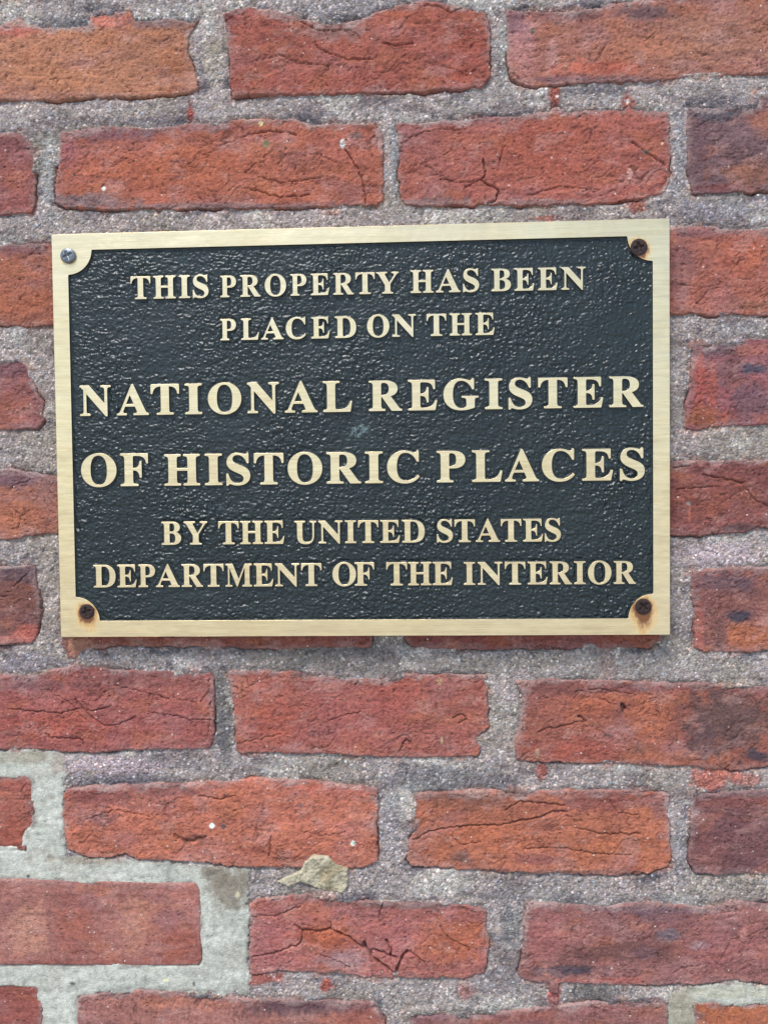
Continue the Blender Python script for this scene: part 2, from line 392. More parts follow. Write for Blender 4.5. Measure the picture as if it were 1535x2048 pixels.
# outlines in photo pixels (converted to metres on the wall face), face level mm, pigment (sRGB), coarse?
L0, R0 = -260, 1800
BR = {
'a1': (dict(l=0.6), (181,100,72), [(L0,75),(0,52),(40,30),(52,48),(110,58),(175,52),(182,24),(262,22),(270,44),(340,34),(388,46),(397,32),(393,48),(378,75),(376,100),(385,135),(397,160),(395,176),(380,186),(300,192),(200,195),(140,200),(75,202),(0,200),(L0,206)]),
'b1': (dict(l=1.6), (162,74,58), [(445,26),(470,18),(500,14),(560,22),(600,36),(640,45),(670,48),(705,42),(740,30),(800,10),(845,2),(900,8),(950,18),(972,25),(979,60),(980,120),(977,160),(962,174),(900,180),(800,184),(700,187),(600,190),(520,190),(466,194),(460,170),(458,120),(455,62)]),
'c1': (dict(l=0.8), (168,90,72), [(1010,14),(1060,20),(1130,22),(1200,12),(1260,0),(1330,-10),(1500,-20),(1650,-22),(1650,148),(1535,148),(1400,152),(1330,160),(1200,165),(1100,170),(1060,172),(1035,165),(1022,150),(1014,120),(1012,60)]),
'a2': (dict(l=0.8), (152,74,64), [(L0,270),(0,262),(40,268),(60,278),(72,300),(73,350),(70,400),(66,425),(30,428),(0,430),(L0,432)]),
'b2': (dict(l=1.0), (172,82,61), [(118,290),(122,266),(200,252),(300,256),(380,245),(450,246),(485,236),(590,237),(625,250),(700,245),(750,250),(765,265),(768,320),(766,400),(752,412),(725,412),(600,415),(450,418),(300,418),(200,420),(130,414),(112,404),(112,350),(118,310)]),
'c2': (dict(l=1.1), (166,79,64), [(790,248),(867,243),(932,237),(1017,232),(1067,227),(1100,224),(1105,214),(1120,213),(1124,223),(1167,222),(1245,220),(1258,213),(1270,220),(1337,220),(1340,300),(1340,365),(1330,385),(1307,392),(1217,405),(1067,410),(917,412),(812,411),(802,400),(798,360),(797,280)]),
'd2': (dict(l=0.6), (122,76,72), [(1377,216),(1442,216),(1507,210),(1510,186),(1560,188),(1790,190),(1790,380),(1535,382),(1467,385),(1385,388),(1377,360),(1373,300),(1371,250)]),
'a3': (dict(l=0.8), (162,82,62), [(-420,495),(0,490),(60,486),(130,490),(300,484),(420,480),(428,560),(425,640),(300,644),(110,650),(60,653),(0,651),(-420,655)]),
'b3': (dict(l=0.5,c=1), (160,80,62), [(470,478),(990,465),(990,632),(470,640)]),
'c3': (dict(l=0.8), (170,84,66), [(1030,462),(1341,453),(1432,451),(1444,458),(1505,458),(1535,457),(1660,455),(1660,630),(1535,632),(1468,629),(1412,633),(1400,628),(1341,628),(1030,632)]),
'a4': (dict(l=0.5), (152,78,68), [(L0,722),(0,718),(44,716),(62,738),(68,764),(86,806),(88,843),(75,858),(0,861),(L0,864)]),
'b4': (dict(l=0.3,c=1), (155,78,66), [(125,712),(770,695),(770,860),(125,866)]),
'c4': (dict(l=0.3,c=1), (155,78,66), [(805,695),(1325,690),(1325,855),(805,860)]),
'd4': (dict(l=0.4), (150,74,70), [(1381,683),(1420,688),(1468,686),(1480,680),(1535,678),(1790,675),(1790,846),(1535,849),(1468,851),(1415,854),(1402,861),(1370,857),(1371,812),(1378,790),(1381,742),(1385,700)]),
'a5': (dict(l=0.7), (164,88,70), [(-420,945),(0,939),(30,936),(52,945),(112,950),(300,940),(430,935),(432,1000),(430,1065),(115,1069),(52,1072),(40,1078),(0,1080),(-420,1084)]),
'b5': (dict(l=0.3,c=1), (155,78,66), [(470,930),(990,916),(990,1072),(470,1076)]),
'c5': (dict(l=1.0), (137,68,59), [(1028,924),(1341,920),(1420,922),(1535,920),(1660,918),(1660,1054),(1535,1057),(1512,1055),(1483,1066),(1444,1068),(1395,1073),(1341,1069),(1028,1072)]),
'a6': (dict(l=0.5), (124,67,58), [(L0,1136),(0,1133),(68,1130),(73,1160),(83,1212),(81,1239),(71,1278),(62,1288),(0,1290),(L0,1295)]),
'b6': (dict(l=0.2), (150,72,57), [(124,1150),(740,1140),(745,1285),(738,1296),(600,1295),(550,1300),(430,1294),(230,1293),(170,1300),(150,1317),(135,1315),(122,1290)]),
'c6': (dict(l=0.2), (142,66,55), [(810,1145),(1322,1140),(1326,1280),(1297,1295),(1202,1297),(1067,1297),(942,1301),(880,1298),(825,1293),(808,1280)]),
'd6': (dict(l=0.6), (148,80,68), [(1381,1140),(1430,1136),(1535,1134),(1790,1132),(1790,1300),(1535,1303),(1405,1306),(1390,1295),(1388,1230),(1381,1193),(1375,1164)]),
'a7': (dict(l=1.4), (163,77,66), [(L0,1352),(0,1352),(75,1353),(95,1340),(150,1332),(250,1340),(320,1343),(420,1345),(430,1360),(428,1400),(428,1465),(421,1493),(380,1500),(250,1501),(172,1505),(75,1500),(0,1498),(L0,1500)]),
'b7': (dict(l=0.9), (165,80,65), [(455,1342),(525,1340),(600,1345),(635,1355),(700,1360),(767,1358),(807,1348),(867,1350),(917,1348),(972,1350),(975,1400),(977,1455),(952,1475),(961,1495),(955,1512),(867,1516),(767,1514),(600,1508),(480,1506),(472,1500),(472,1450),(462,1390)]),
'c7': (dict(l=1.0), (156,77,61), [(1030,1362),(1117,1358),(1242,1362),(1367,1367),(1517,1370),(1660,1368),(1660,1530),(1535,1532),(1492,1540),(1417,1540),(1367,1532),(1267,1530),(1117,1526),(1035,1524),(1028,1500),(1030,1485),(1040,1450),(1047,1390)]),
'a8': (dict(l=0.6), (160,78,62), [(L0,1552),(0,1549),(55,1550),(66,1562),(70,1600),(67,1630),(71,1645),(52,1675),(50,1702),(0,1700),(L0,1704)]),
'b8': (dict(l=2.6), (188,92,69), [(130,1578),(150,1575),(250,1570),(450,1565),(500,1557),(600,1560),(700,1570),(755,1577),(757,1600),(754,1650),(756,1720),(740,1732),(690,1735),(600,1735),(500,1734),(425,1727),(350,1720),(280,1720),(250,1706),(210,1717),(165,1712),(135,1700),(132,1675),(125,1630),(128,1600)]),
'c8': (dict(l=1.5), (178,88,64), [(818,1588),(917,1582),(1117,1580),(1267,1580),(1340,1590),(1335,1625),(1342,1675),(1337,1735),(1307,1742),(1297,1750),(1217,1750),(1067,1746),(917,1740),(822,1732),(812,1720),(827,1650),(827,1612)]),
'd8': (dict(l=0.8), (122,67,63), [(1380,1592),(1440,1585),(1535,1580),(1790,1578),(1790,1750),(1535,1750),(1442,1750),(1387,1745),(1378,1725),(1381,1650)]),
'a9': (dict(l=1.8,new=1), (166,90,76), [(-120,1757),(0,1757),(200,1760),(390,1767),(400,1780),(403,1825),(404,1920),(398,1931),(250,1932),(0,1930),(-120,1930)]),
'b9': (dict(l=1.2), (171,86,73), [(500,1812),(515,1800),(550,1795),(625,1788),(700,1800),(767,1805),(850,1806),(957,1807),(972,1822),(977,1900),(967,1945),(927,1957),(817,1957),(767,1956),(650,1946),(550,1945),(500,1950),(498,1900),(498,1850)]),
'c9': (dict(l=0.7), (152,82,72), [(1054,1806),(1192,1812),(1317,1806),(1417,1815),(1480,1802),(1535,1810),(1790,1812),(1790,1970),(1535,1970),(1467,1962),(1392,1970),(1327,1972),(1217,1972),(1117,1966),(1112,1985),(1100,1985),(1098,1965),(1047,1960),(1037,1950),(1047,1900),(1047,1850)]),
'a10': (dict(l=0.6), (152,70,58), [(-300,1965),(0,1965),(75,1967),(81,1980),(84,2047),(84,2148),(-300,2150)]),
'b10': (dict(l=0.7), (168,92,78), [(157,1992),(210,1985),(262,1988),(268,1980),(350,1982),(450,1994),(480,1999),(750,2005),(768,2040),(768,2150),(155,2150)]),
'c10': (dict(l=0.7), (152,83,73), [(812,2028),(837,2022),(917,2035),(1017,2022),(1097,2014),(1102,2000),(1114,2000),(1120,2010),(1267,2000),(1332,1997),(1336,2047),(1336,2160),(812,2160)]),
'd10': (dict(l=0.6), (174,84,56), [(1387,2006),(1460,2008),(1535,2010),(1800,2010),(1800,2170),(1387,2170)]),
}
# courses that lie outside the photograph: plain rows continuing the bond
def rect(x0, y0, x1, y1): return [(x0, y0), (x1, y0), (x1, y1), (x0, y1)]
k = 0
hid = []
for x0, x1 in ((-560,80),(130,760),(800,1340),(1385,1980)):
    hid.append(rect(x0, -190, x1, -8 - (x0+560)*0.03))
for x0, x1 in ((-240,400),(450,980),(1030,1640),(1690,2200),(-760,-290)):
    hid.append(rect(x0, -415, x1, -235))
for yy in (2195, 2420):
    s = 0 if yy < 2300 else 330
    for x0, x1 in ((-560+s,-10+s),(35+s,440+s),(490+s,990+s),(1040+s,1640+s),(1690+s,2200+s)):
        hid.append(rect(x0, yy, x1, yy+178))
left_rows = [(75,206,L0),(270,432,L0),(495,655,-420),(722,864,L0),(945,1084,-420),(1136,1295,L0),(1352,1500,L0),(1552,1704,L0),(1757,1930,-120),(1965,2150,-300)]
for y0, y1, xr in left_rows: hid.append(rect(-780, y0+3, xr-40, y1+2))
right_rows = [(-22,148,1650),(190,380,1790),(455,630,1660),(675,846,1790),(918,1054,1660),(1132,1300,1790),(1368,1530,1660),(1578,1750,1790),(1812,1970,1790),(2010,2170,1800)]
for y0, y1, xr in right_rows: hid.append(rect(xr+42, y0-2, 2300, y1-4))
for h in hid:
    BR['x%d' % k] = (dict(l=0.6, c=1), tuple(np.array([156, 78, 64]) + np.array([rng.randint(-14, 14)]*3)), h); k += 1

# pigment patches on the clay (real colour of the fired and weathered surface): cx,cy,rx,ry,colour,strength
PATCH = {
'a1': [(215,38,70,18,(196,104,88),.9),(30,60,60,14,(186,92,80),.8),(330,45,80,14,(120,80,76),.8),(345,140,40,25,(150,82,58),.6),(100,150,90,40,(190,112,80),.5)],
'b1': [(665,62,80,24,(145,92,84),.9),(560,110,90,40,(150,76,62),.5),(800,40,70,25,(172,84,64),.6),(930,120,50,50,(160,70,54),.5),(455,40,16,40,(120,50,48),.9)],
'c1': [(1040,80,28,75,(176,108,104),.8),(1028,40,30,30,(130,84,88),.8),(1130,28,90,16,(128,76,74),.85),(1295,25,55,18,(112,74,74),.95),(1105,130,14,60,(180,118,112),.6),(1160,158,140,9,(120,72,72),.9),(1200,135,100,16,(178,84,66),.8),(1420,80,140,60,(160,98,80),.7),(1300,90,80,30,(178,100,76),.6),(1065,60,5,6,(80,72,50),1)],
'a2': [(20,290,60,20,(128,70,70),.8),(68,340,10,80,(130,72,66),.7)],
'b2': [(220,268,130,16,(128,76,78),.9),(135,300,26,40,(156,84,84),.8),(420,255,80,8,(150,78,76),.7),(180,402,90,16,(126,92,92),.9),(430,412,260,7,(132,92,90),.8),(532,288,8,8,(112,104,76),.95),(712,272,14,9,(120,90,84),.9),(690,300,70,40,(164,84,72),.6),(208,377,4,5,(235,220,205),1),(521,247,5,5,(235,190,140),1),(685,288,5,9,(210,196,190),1),(350,330,160,50,(178,88,62),.5)],
'c2': [(815,275,40,28,(150,88,86),.8),(900,238,110,10,(128,84,84),.9),(880,320,90,60,(158,82,72),.6),(1258,348,6,12,(228,150,138),1),(1263,334,8,5,(110,60,48),.9),(1100,300,120,80,(172,80,60),.5),(860,404,80,9,(146,100,96),.8),(1080,404,100,8,(146,100,96),.7),(1323,286,3,4,(230,160,130),1),(1290,303,9,3,(120,100,88),1)],
'd2': [(1440,228,70,14,(86,70,76),.95),(1390,300,20,60,(104,66,70),.8),(1500,345,70,26,(150,86,68),.7),(1535,240,50,26,(166,92,74),.8),(1480,300,40,30,(96,62,64),.6),(1440,375,70,10,(120,60,58),.8)],
'a3': [(40,495,80,16,(126,74,74),.85),(30,600,90,30,(172,88,62),.6)],
'c3': [(1360,540,30,90,(140,86,84),.7),(1480,520,60,50,(172,82,62),.5),(1400,466,70,10,(140,84,84),.8),(1500,610,60,12,(140,84,70),.6)],
'a4': [(20,735,60,22,(120,72,76),.85),(75,800,14,60,(128,72,70),.7),(20,820,40,30,(160,84,66),.6)],
'd4': [(1450,698,70,18,(110,80,84),.85),(1460,740,40,40,(122,74,76),.8),(1500,800,50,40,(112,72,78),.85),(1505,735,24,12,(82,72,84),.8),(1398,760,14,60,(166,76,66),.8),(1422,780,12,60,(168,80,66),.6),(1405,835,36,26,(150,78,58),.9),(1500,700,50,14,(166,90,78),.7),(1450,836,10,14,(176,84,66),.7)],
'a5': [(30,955,90,22,(116,76,82),.85),(90,985,26,40,(150,96,88),.7),(30,1030,90,30,(176,94,68),.6)],
'c5': [(1440,940,110,14,(122,66,62),.7),(1400,1000,90,40,(144,72,58),.5),(1480,1056,50,10,(96,62,62),.85),(1500,960,60,30,(118,58,54),.5),(1376,1007,5,4,(150,130,124),1),(1378,1030,3,22,(176,92,74),.7)],
'a6': [(40,1150,50,22,(92,66,72),.8),(60,1270,30,26,(176,84,72),.8),(30,1280,50,9,(200,110,96),.7),(30,1210,50,40,(118,64,52),.5)],
'b6': [(160,1295,38,22,(176,112,92),.8),(128,1290,8,30,(110,56,48),.8)],
'd6': [(1455,1165,70,22,(104,70,76),.9),(1475,1233,34,14,(70,58,68),.95),(1435,1200,50,30,(124,68,60),.6),(1490,1275,70,26,(184,98,68),.8),(1440,1272,18,26,(110,68,66),.85),(1395,1260,12,60,(170,88,76),.7)],
'a7': [(250,1358,190,22,(130,72,68),.8),(60,1368,80,18,(128,76,76),.8),(350,1390,70,20,(172,92,82),.6),(100,1450,120,30,(172,78,62),.5),(187,1478,12,14,(140,70,58),.6),(220,1420,60,14,(150,80,72),.5)],
'b7': [(480,1370,14,28,(176,100,80),.6),(560,1440,70,50,(170,76,60),.5),(700,1430,120,60,(164,84,78),.6),(790,1400,60,50,(158,72,62),.5),(878,1363,6,8,(176,124,92),.8),(883,1480,3,8,(200,160,120),.8),(620,1350,50,7,(110,62,58),.8)],
'c7': [(1300,1430,52,52,(180,94,70),.8),(1185,1410,60,30,(172,86,62),.6),(1455,1440,95,75,(104,68,64),.95),(1400,1480,40,40,(96,62,62),.8),(1515,1512,30,12,(72,56,62),.9),(1120,1376,90,16,(124,68,62),.8),(1280,1375,110,10,(126,68,66),.85),(1150,1500,100,20,(160,72,60),.6),(1074,1507,4,10,(190,140,105),.8),(1245,1415,7,9,(100,52,44),.9),(1214,1470,6,3,(90,70,66),.9),(1275,1495,20,14,(140,84,72),.7)],
'a8': [(30,1570,40,14,(168,84,74),.6),(20,1660,40,30,(164,74,58),.5)],
'b8': [(200,1590,90,24,(142,76,72),.85),(330,1580,100,14,(132,76,72),.8),(205,1636,26,14,(120,72,74),.7),(395,1675,30,9,(120,70,60),.7),(430,1680,30,14,(176,104,92),.5),(425,1650,5,6,(236,220,210),1),(447,1652,6,6,(96,74,76),.9),(706,1686,5,5,(230,214,196),1),(660,1580,90,14,(196,96,80),.6),(600,1610,8,5,(120,80,80),.7),(715,1630,30,26,(190,112,98),.5),(123,1640,5,10,(220,190,170),.9)],
'c8': [(940,1600,120,20,(136,76,62),.85),(1200,1602,110,26,(142,74,66),.9),(1320,1610,26,30,(150,90,86),.8),(1095,1650,40,18,(164,92,76),.7),(925,1715,22,16,(118,74,66),.85),(1080,1720,50,12,(150,80,72),.7),(1250,1690,80,30,(184,96,66),.5),(1140,1745,160,6,(130,76,66),.8),(985,1670,120,26,(184,94,66),.5)],
'd8': [(1480,1605,90,18,(138,72,64),.6),(1500,1640,60,30,(108,60,60),.6),(1410,1700,40,50,(126,68,64),.5)],
'a9': [(60,1860,46,60,(184,116,98),.75),(270,1850,32,60,(184,112,94),.75),(150,1850,50,70,(158,78,66),.5),(350,1890,60,40,(152,74,60),.7),(370,1790,40,22,(178,100,88),.6),(200,1925,180,8,(146,74,64),.7)],
'b9': [(650,1872,70,34,(174,84,58),.8),(900,1880,80,50,(176,88,62),.75),(560,1890,50,60,(172,90,88),.5),(690,1920,46,22,(166,118,118),.7),(780,1870,60,50,(172,92,90),.6),(800,1808,150,8,(112,76,70),.8),(670,1945,30,6,(92,66,60),.9)],
'c9': [(1250,1905,150,20,(112,66,62),.9),(1130,1940,80,12,(80,60,66),.95),(1090,1870,50,50,(164,88,84),.6),(1340,1830,90,20,(124,76,78),.8),(1340,1870,30,14,(110,92,98),.7),(1400,1890,22,10,(150,128,128),.7),(1450,1900,100,40,(158,84,82),.5),(1290,1905,24,18,(120,76,78),.8),(1200,1962,110,6,(176,90,80),.8),(1300,1820,120,9,(120,84,88),.7),(1486,1870,8,14,(184,112,104),.8)],
'b10': [(600,2015,160,18,(100,64,68),.92),(400,2010,90,20,(182,104,84),.6),(720,2045,60,26,(160,76,60),.6)],
'c10': [(900,2030,90,10,(120,80,84),.8),(1060,2030,60,14,(150,76,66),.6),(1150,2000,40,9,(170,96,92),.6)],
}
# cracks as polylines in photo px with width (mm) and depth (mm)
CR = {
'c2': [([(966,318),(970,345),(963,358),(976,368),(990,372),(996,385),(990,400),(978,408)],1.3,2.2),([(963,358),(950,365),(930,376)],.9,1.4),([(880,360),(920,365),(963,360)],.8,1.2),([(1010,290),(1003,305),(997,330)],.8,1.0),([(803,287),(825,275),(850,262),(880,258),(930,258)],.8,1.0),([(1262,282),(1290,303),(1330,330)],1.4,1.2),([(808,350),(830,330),(860,322),(905,300)],.7,.8),([(1060,390),(1120,372),(1200,380)],.8,.9)],
'b2': [([(500,268),(540,262),(570,263),(592,268)],1.1,1.5),([(690,300),(715,335),(728,370),(731,408)],1.1,1.6),([(525,355),(560,365),(610,360),(655,352)],.9,1.2),([(490,375),(560,395),(620,388)],.9,1.2),([(490,345),(505,330),(512,326)],.9,1.0),([(440,290),(480,275),(510,262)],.7,.8),([(640,310),(670,325),(700,330)],.6,.7)],
'b1': [([(630,92),(660,108),(700,121),(745,118)],1.0,1.2),([(500,125),(560,110),(600,128),(660,132)],.8,.8),([(767,88),(800,92),(825,88)],1.4,1.2),([(880,130),(910,140),(935,152)],.7,.8),([(840,16),(855,9),(880,14),(900,26),(930,14),(960,28)],1.0,1.2),([(600,42),(640,62),(700,60),(720,76)],1.0,1.0)],
'a7': [([(92,1468),(100,1475),(160,1478),(168,1490)],1.1,1.6),([(0,1415),(60,1422),(120,1426),(160,1418),(185,1422),(225,1412)],.9,1.3),([(150,1398),(180,1432),(210,1452),(240,1448),(272,1432)],1.0,1.2),([(300,1425),(350,1432),(380,1440),(425,1440)],.9,1.1),([(418,1360),(416,1385),(400,1403)],.8,1.0),([(230,1370),(330,1395),(390,1405)],.7,.8),([(95,1380),(140,1405),(170,1440)],.8,.9),([(420,1405),(418,1450),(414,1480)],.8,.8)],
'c8': [([(827,1680),(860,1662),(900,1656),(940,1652),(1000,1650),(1040,1642),(1080,1635),(1102,1622),(1132,1624)],1.2,2.0),([(1010,1620),(1040,1603),(1080,1606),(1130,1610)],1.0,1.5),([(1150,1655),(1200,1668),(1280,1668)],1.0,1.3),([(1050,1698),(1120,1696),(1200,1708),(1260,1710)],.9,1.1),([(1220,1600),(1232,1625),(1275,1630)],.8,1.0),([(905,1672),(920,1690),(960,1684)],.8,.9)],
'b8': [([(540,1672),(542,1690),(538,1712)],1.0,1.4),([(352,1670),(370,1682),(390,1680),(412,1672)],2.4,1.5),([(170,1640),(230,1620),(300,1632)],.7,.8),([(400,1590),(440,1598),(470,1590)],1.2,1.2),([(600,1660),(640,1672),(690,1664)],.7,.8)],
'b9': [([(590,1850),(606,1860),(640,1862),(660,1858),(700,1875),(720,1892),(760,1905),(792,1915)],1.6,2.2),([(606,1862),(600,1888),(560,1903),(545,1908),(505,1914)],1.3,1.8),([(765,1808),(760,1825),(758,1845)],1.0,1.4),([(728,1885),(745,1915),(768,1932),(790,1952)],2.2,3.0),([(790,1952),(803,1915),(815,1902)],2.4,3.2),([(772,1880),(782,1900),(783,1915)],1.4,2.0),([(815,1900),(840,1918),(856,1932)],1.0,1.2),([(640,1908),(680,1925),(700,1935)],.9,1.0),([(878,1850),(895,1875),(936,1896)],.9,1.1),([(505,1835),(560,1830),(572,1822),(600,1812)],1.0,1.2),([(655,1838),(664,1850),(662,1860)],.8,.9)],
'c5': [([(1345,936),(1362,933),(1380,934)],1.2,1.3),([(1405,950),(1450,958),(1484,966)],1.1,1.3),([(1350,978),(1400,975),(1440,972)],.8,.9),([(1480,966),(1510,1000),(1535,1012)],.8,.9)],
'c7': [([(1075,1466),(1100,1456),(1130,1452),(1150,1445),(1172,1443)],1.0,1.2),([(1150,1384),(1200,1378),(1260,1388)],.8,1.0),([(1158,1434),(1168,1440)],3.0,1.8),([(1243,1410),(1249,1420)],3.2,2.0),([(1195,1395),(1230,1410)],.8,.9)],
'b7': [([(658,1442),(690,1430),(722,1425)],.9,1.1),([(475,1488),(510,1480),(560,1468)],.7,.8),([(905,1435),(925,1428),(932,1440),(915,1448)],1.2,1.2),([(470,1372),(476,1380)],1.6,1.2),([(800,1500),(812,1478),(820,1490)],1.0,1.2),([(710,1370),(720,1358)],1.0,1.2)],
'a5': [([(0,1000),(30,970),(60,960)],.8,.9),([(35,1060),(42,1035),(60,1020)],.8,.9)],
'a6': [([(0,1200),(30,1170),(52,1150)],.9,1.0)],
'c3': [([(1345,566),(1400,574),(1440,570)],.7,.7)],
'b10': [([(255,2040),(275,2015),(262,2000)],.8,.9)],
'c9': [([(1120,1880),(1180,1870),(1230,1885)],.6,.6),([(1340,1950),(1370,1935),(1400,1930)],.8,.8)],
}
def poly_m(pts, yp=0.0):
    a = np.array(pts, float); x, z = to_plane(a[:, 0], a[:, 1], yp)
    return np.stack([x, z], 1)

def axis(lo, a, b, hi, fine, coarse):
    return np.concatenate([np.arange(lo, a, coarse), np.arange(a, b, fine), np.arange(b, hi, coarse)])

XV0, XV1, ZV0, ZV1 = -0.226, 0.290, -0.372, 0.296      # a little more than the photograph shows
BX = axis(-0.50, XV0, XV1, 0.54, 0.0006, 0.003); BZ = axis(-0.52, ZV0, ZV1, 0.46, 0.0006, 0.003)
CX = np.arange(-0.50, 0.54, 0.003); CZ = np.arange(-0.52, 0.46, 0.003)
MX = axis(-0.46, XV0, XV1, 0.50, 0.0008, 0.003); MZ = axis(-0.48, ZV0, ZV1, 0.42, 0.0008, 0.003)
MXX, MZZ = np.meshgrid(MX, MZ)
MD = np.full(MXX.shape, -1.0)                           # distance into the nearest brick, for the mortar bed
MDB = np.zeros(MXX.shape)                               # under a brick: where gaps open

def warp(X, Z):
    return (0.0010*perlin(X*90, Z*90, 31) + 0.0006*perlin(X*240, Z*240, 32)*(1+perlin(X*40, Z*40, 34)) + 0.0004*perlin(X*700, Z*700, 33))

CLAY = (0.78, 1.20, 1.36)       # overall cast of the clay pigments
def brick(idx, key):
    opt, rgb, pts = BR[key]
    poly = poly_m(pts)
    coarse = opt.get('c')
    gx, gz = (CX, CZ) if coarse else (BX, BZ)
    m = 0.0045
    x0, z0 = poly.min(0) - m; x1, z1 = poly.max(0) + m
    ix = np.nonzero((gx >= x0) & (gx <= x1))[0]; iz = np.nonzero((gz >= z0) & (gz <= z1))[0]
    if len(ix) < 3 or len(iz) < 3: return
    gx = gx[ix]; gz = gz[iz]
    X, Z = np.meshgrid(gx, gz)
    rough = 0.25 if opt.get('new') else 1.0
    d = sdf(poly, X, Z) + (0 if coarse else rough*warp(X, Z))
    px, py = to_px(X, Z)
    s = idx*5.3
    # face: undulation, dragged-clay wrinkles, fissures, pits
    und = 0.0007*perlin(X*28+s, Z*45, 1) + 0.0004*perlin(X*90, Z*120+s, 2)
    tilt = 0.0005*perlin(X*6+s, Z*6, 9)
    w1 = 0.35*perlin(X*60, Z*60+s, 3)
    r1 = fbm(X*70+w1*2+s, Z*190+w1*4, 4, 5, 0.6)
    wr = -0.00035*np.abs(r1) + 0.00028*r1
    q = perlin(X*62+s+w1, Z*210+w1*5, 12)
    fiss = np.exp(-(q/0.055)**2)*sst(0.0, 0.35, perlin(X*40+s, Z*55, 13))
    q2 = perlin(X*150+s, Z*330+w1*8, 14)
    fiss2 = np.exp(-(q2/0.08)**2)*sst(0.1, 0.4, perlin(X*85+s, Z*85, 15))
    pits = sst(0.42, 0.62, perlin(X*330, Z*330+s, 16))
    grn = 0.00016*perlin(X*700, Z*700, 17) + 0.00010*perlin(X*1300, Z*1300, 18)
    tex = 0.5*wr - 0.00055*fiss - 0.0004*fiss2 - 0.0004*pits + grn*1.7
    face = opt['l']*0.00045 + und*rough + tilt + tex*(0.3 if opt.get('new') else 1.0)
    for ln, wdt, dep in CR.get(key, []):
        L = poly_m(ln)
        sel = (X > L[:, 0].min()-.006) & (X < L[:, 0].max()+.006) & (Z > L[:, 1].min()-.006) & (Z < L[:, 1].max()+.006)
        xs, zs = X[sel], Z[sel]
        jx = xs + 0.0008*perlin(xs*260, zs*260, 40); jz = zs + 0.0008*perlin(xs*260, zs*260, 41)
        dl = dist_line(L, jx, jz)
        ww = wdt*0.00042*(1+0.5*perlin(xs*180, zs*180, 42))
        cut = dep*0.0012*(1 - sst(0.4, 1.3, dl/ww))
        face[sel] -= cut
    R = 0.0016 if opt.get('new') else 0.0008*(1+0.5*perlin(X*50, Z*50, 20))
    t = np.clip(d/R, 0, 1)
    rnd = R*(1 - np.sqrt(np.clip(1-(1-t)**2, 0, 1)))
    Hh = face - rnd + np.where(d < 0, d*5.0, 0)
    Y = -Hh
    Y = np.where(d < -0.0024, 0.045, Y)
    keep = (d[:-1, :-1] > -0.0034) | (d[1:, :-1] > -0.0034) | (d[:-1, 1:] > -0.0034) | (d[1:, 1:] > -0.0034)
    # pigment
    C = np.empty(X.shape + (3,)); C[:] = lin(rgb)*(np.array(CLAY) if coarse else 1.0)
    if not coarse:
        big = perlin(X*22+s, Z*40, 50)
        C *= (1 + 0.16*big)[..., None]
        hue = perlin(X*34, Z*60+s, 51)
        C = C*(1-0.28*sst(0.05, .6, hue))[..., None] + lin((160, 96, 92))*(0.28*sst(0.05, .6, hue))[..., None]
        hue2 = perlin(X*48+s, Z*80, 52)
        a_ = 0.30*sst(0.1, .55, hue2)[..., None]
        C = C*(1-a_) + lin((186, 92, 58))*a_
        C = C*np.array(CLAY)
        wp = 1 + 0.5*fbm(X*130, Z*130, 4, 53, 0.6)
        for cx, cy, rx, ry, col, st in PATCH.get(key, []):
            rr = np.sqrt(((px-cx)/rx)**2 + ((py-cy)/ry)**2)
            if rx < 16: a_ = 1 - sst(0.75, 1.15, rr*(0.8+0.2*wp))
            else: a_ = 1 - sst(0.45, 1.25, rr*wp)
            C = C*(1-(a_*st)[..., None]) + lin(col)*np.array([0.84, 1.10, 1.10])*(a_*st)[..., None]
        # lime bloom and cement smears along the edges
        e1 = fbm(X*60, Z*100+s, 4, 60, 0.6)
        sm = (1 - sst(0.0004, 0.0044, d + 0.0036*e1))*(0.25 if opt.get('new') else 0.62)*(0.35+0.65*sst(-0.012, 0.010, Z-poly[:, 1].mean()))
        smc = np.where((perlin(X*45, Z*45, 61) > 0)[..., None], lin((156, 136, 130)), lin((134, 112, 108)))
        C = C*(1-sm[..., None]) + smc*sm[..., None]
        bl = sst(0.25, 0.75, fbm(X*45+s*2, Z*70, 5, 62, 0.65))*0.28
        C = C*(1-bl[..., None]) + lin((172, 132, 124))*bl[..., None]
        # darker brown blended into fissures and pits
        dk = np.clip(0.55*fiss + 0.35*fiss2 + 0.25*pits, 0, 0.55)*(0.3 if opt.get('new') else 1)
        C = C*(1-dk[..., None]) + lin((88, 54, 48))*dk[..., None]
    org = (float(poly[:, 0].mean()), 0.0, float(poly[:, 1].mean()))
    me = grid_mesh('brick', gx, gz, Y, keep, C, (M_BRICK,), org)
    link('brick', me, wall, org)
    # imprint on the mortar grid
    jx = np.nonzero((MX >= x0-.004) & (MX <= x1+.004))[0]; jz = np.nonzero((MZ >= z0-.004) & (MZ <= z1+.004))[0]
    if not len(jx) or not len(jz): return
    sl = (slice(jz[0], jz[-1]+1), slice(jx[0], jx[-1]+1))
    dm = sdf(poly, MXX[sl], MZZ[sl])
    if not coarse: dm = dm + rough*warp(MXX[sl], MZZ[sl])
    MD[sl] = np.maximum(MD[sl], dm)
    zb = MZZ[sl]; cz = poly[:, 1].mean()
    MDB[sl] = np.where(dm > -0.003, np.where(zb < cz, 1.0, 0.25), MDB[sl])

for i, key in enumerate(BR): brick(i, key)

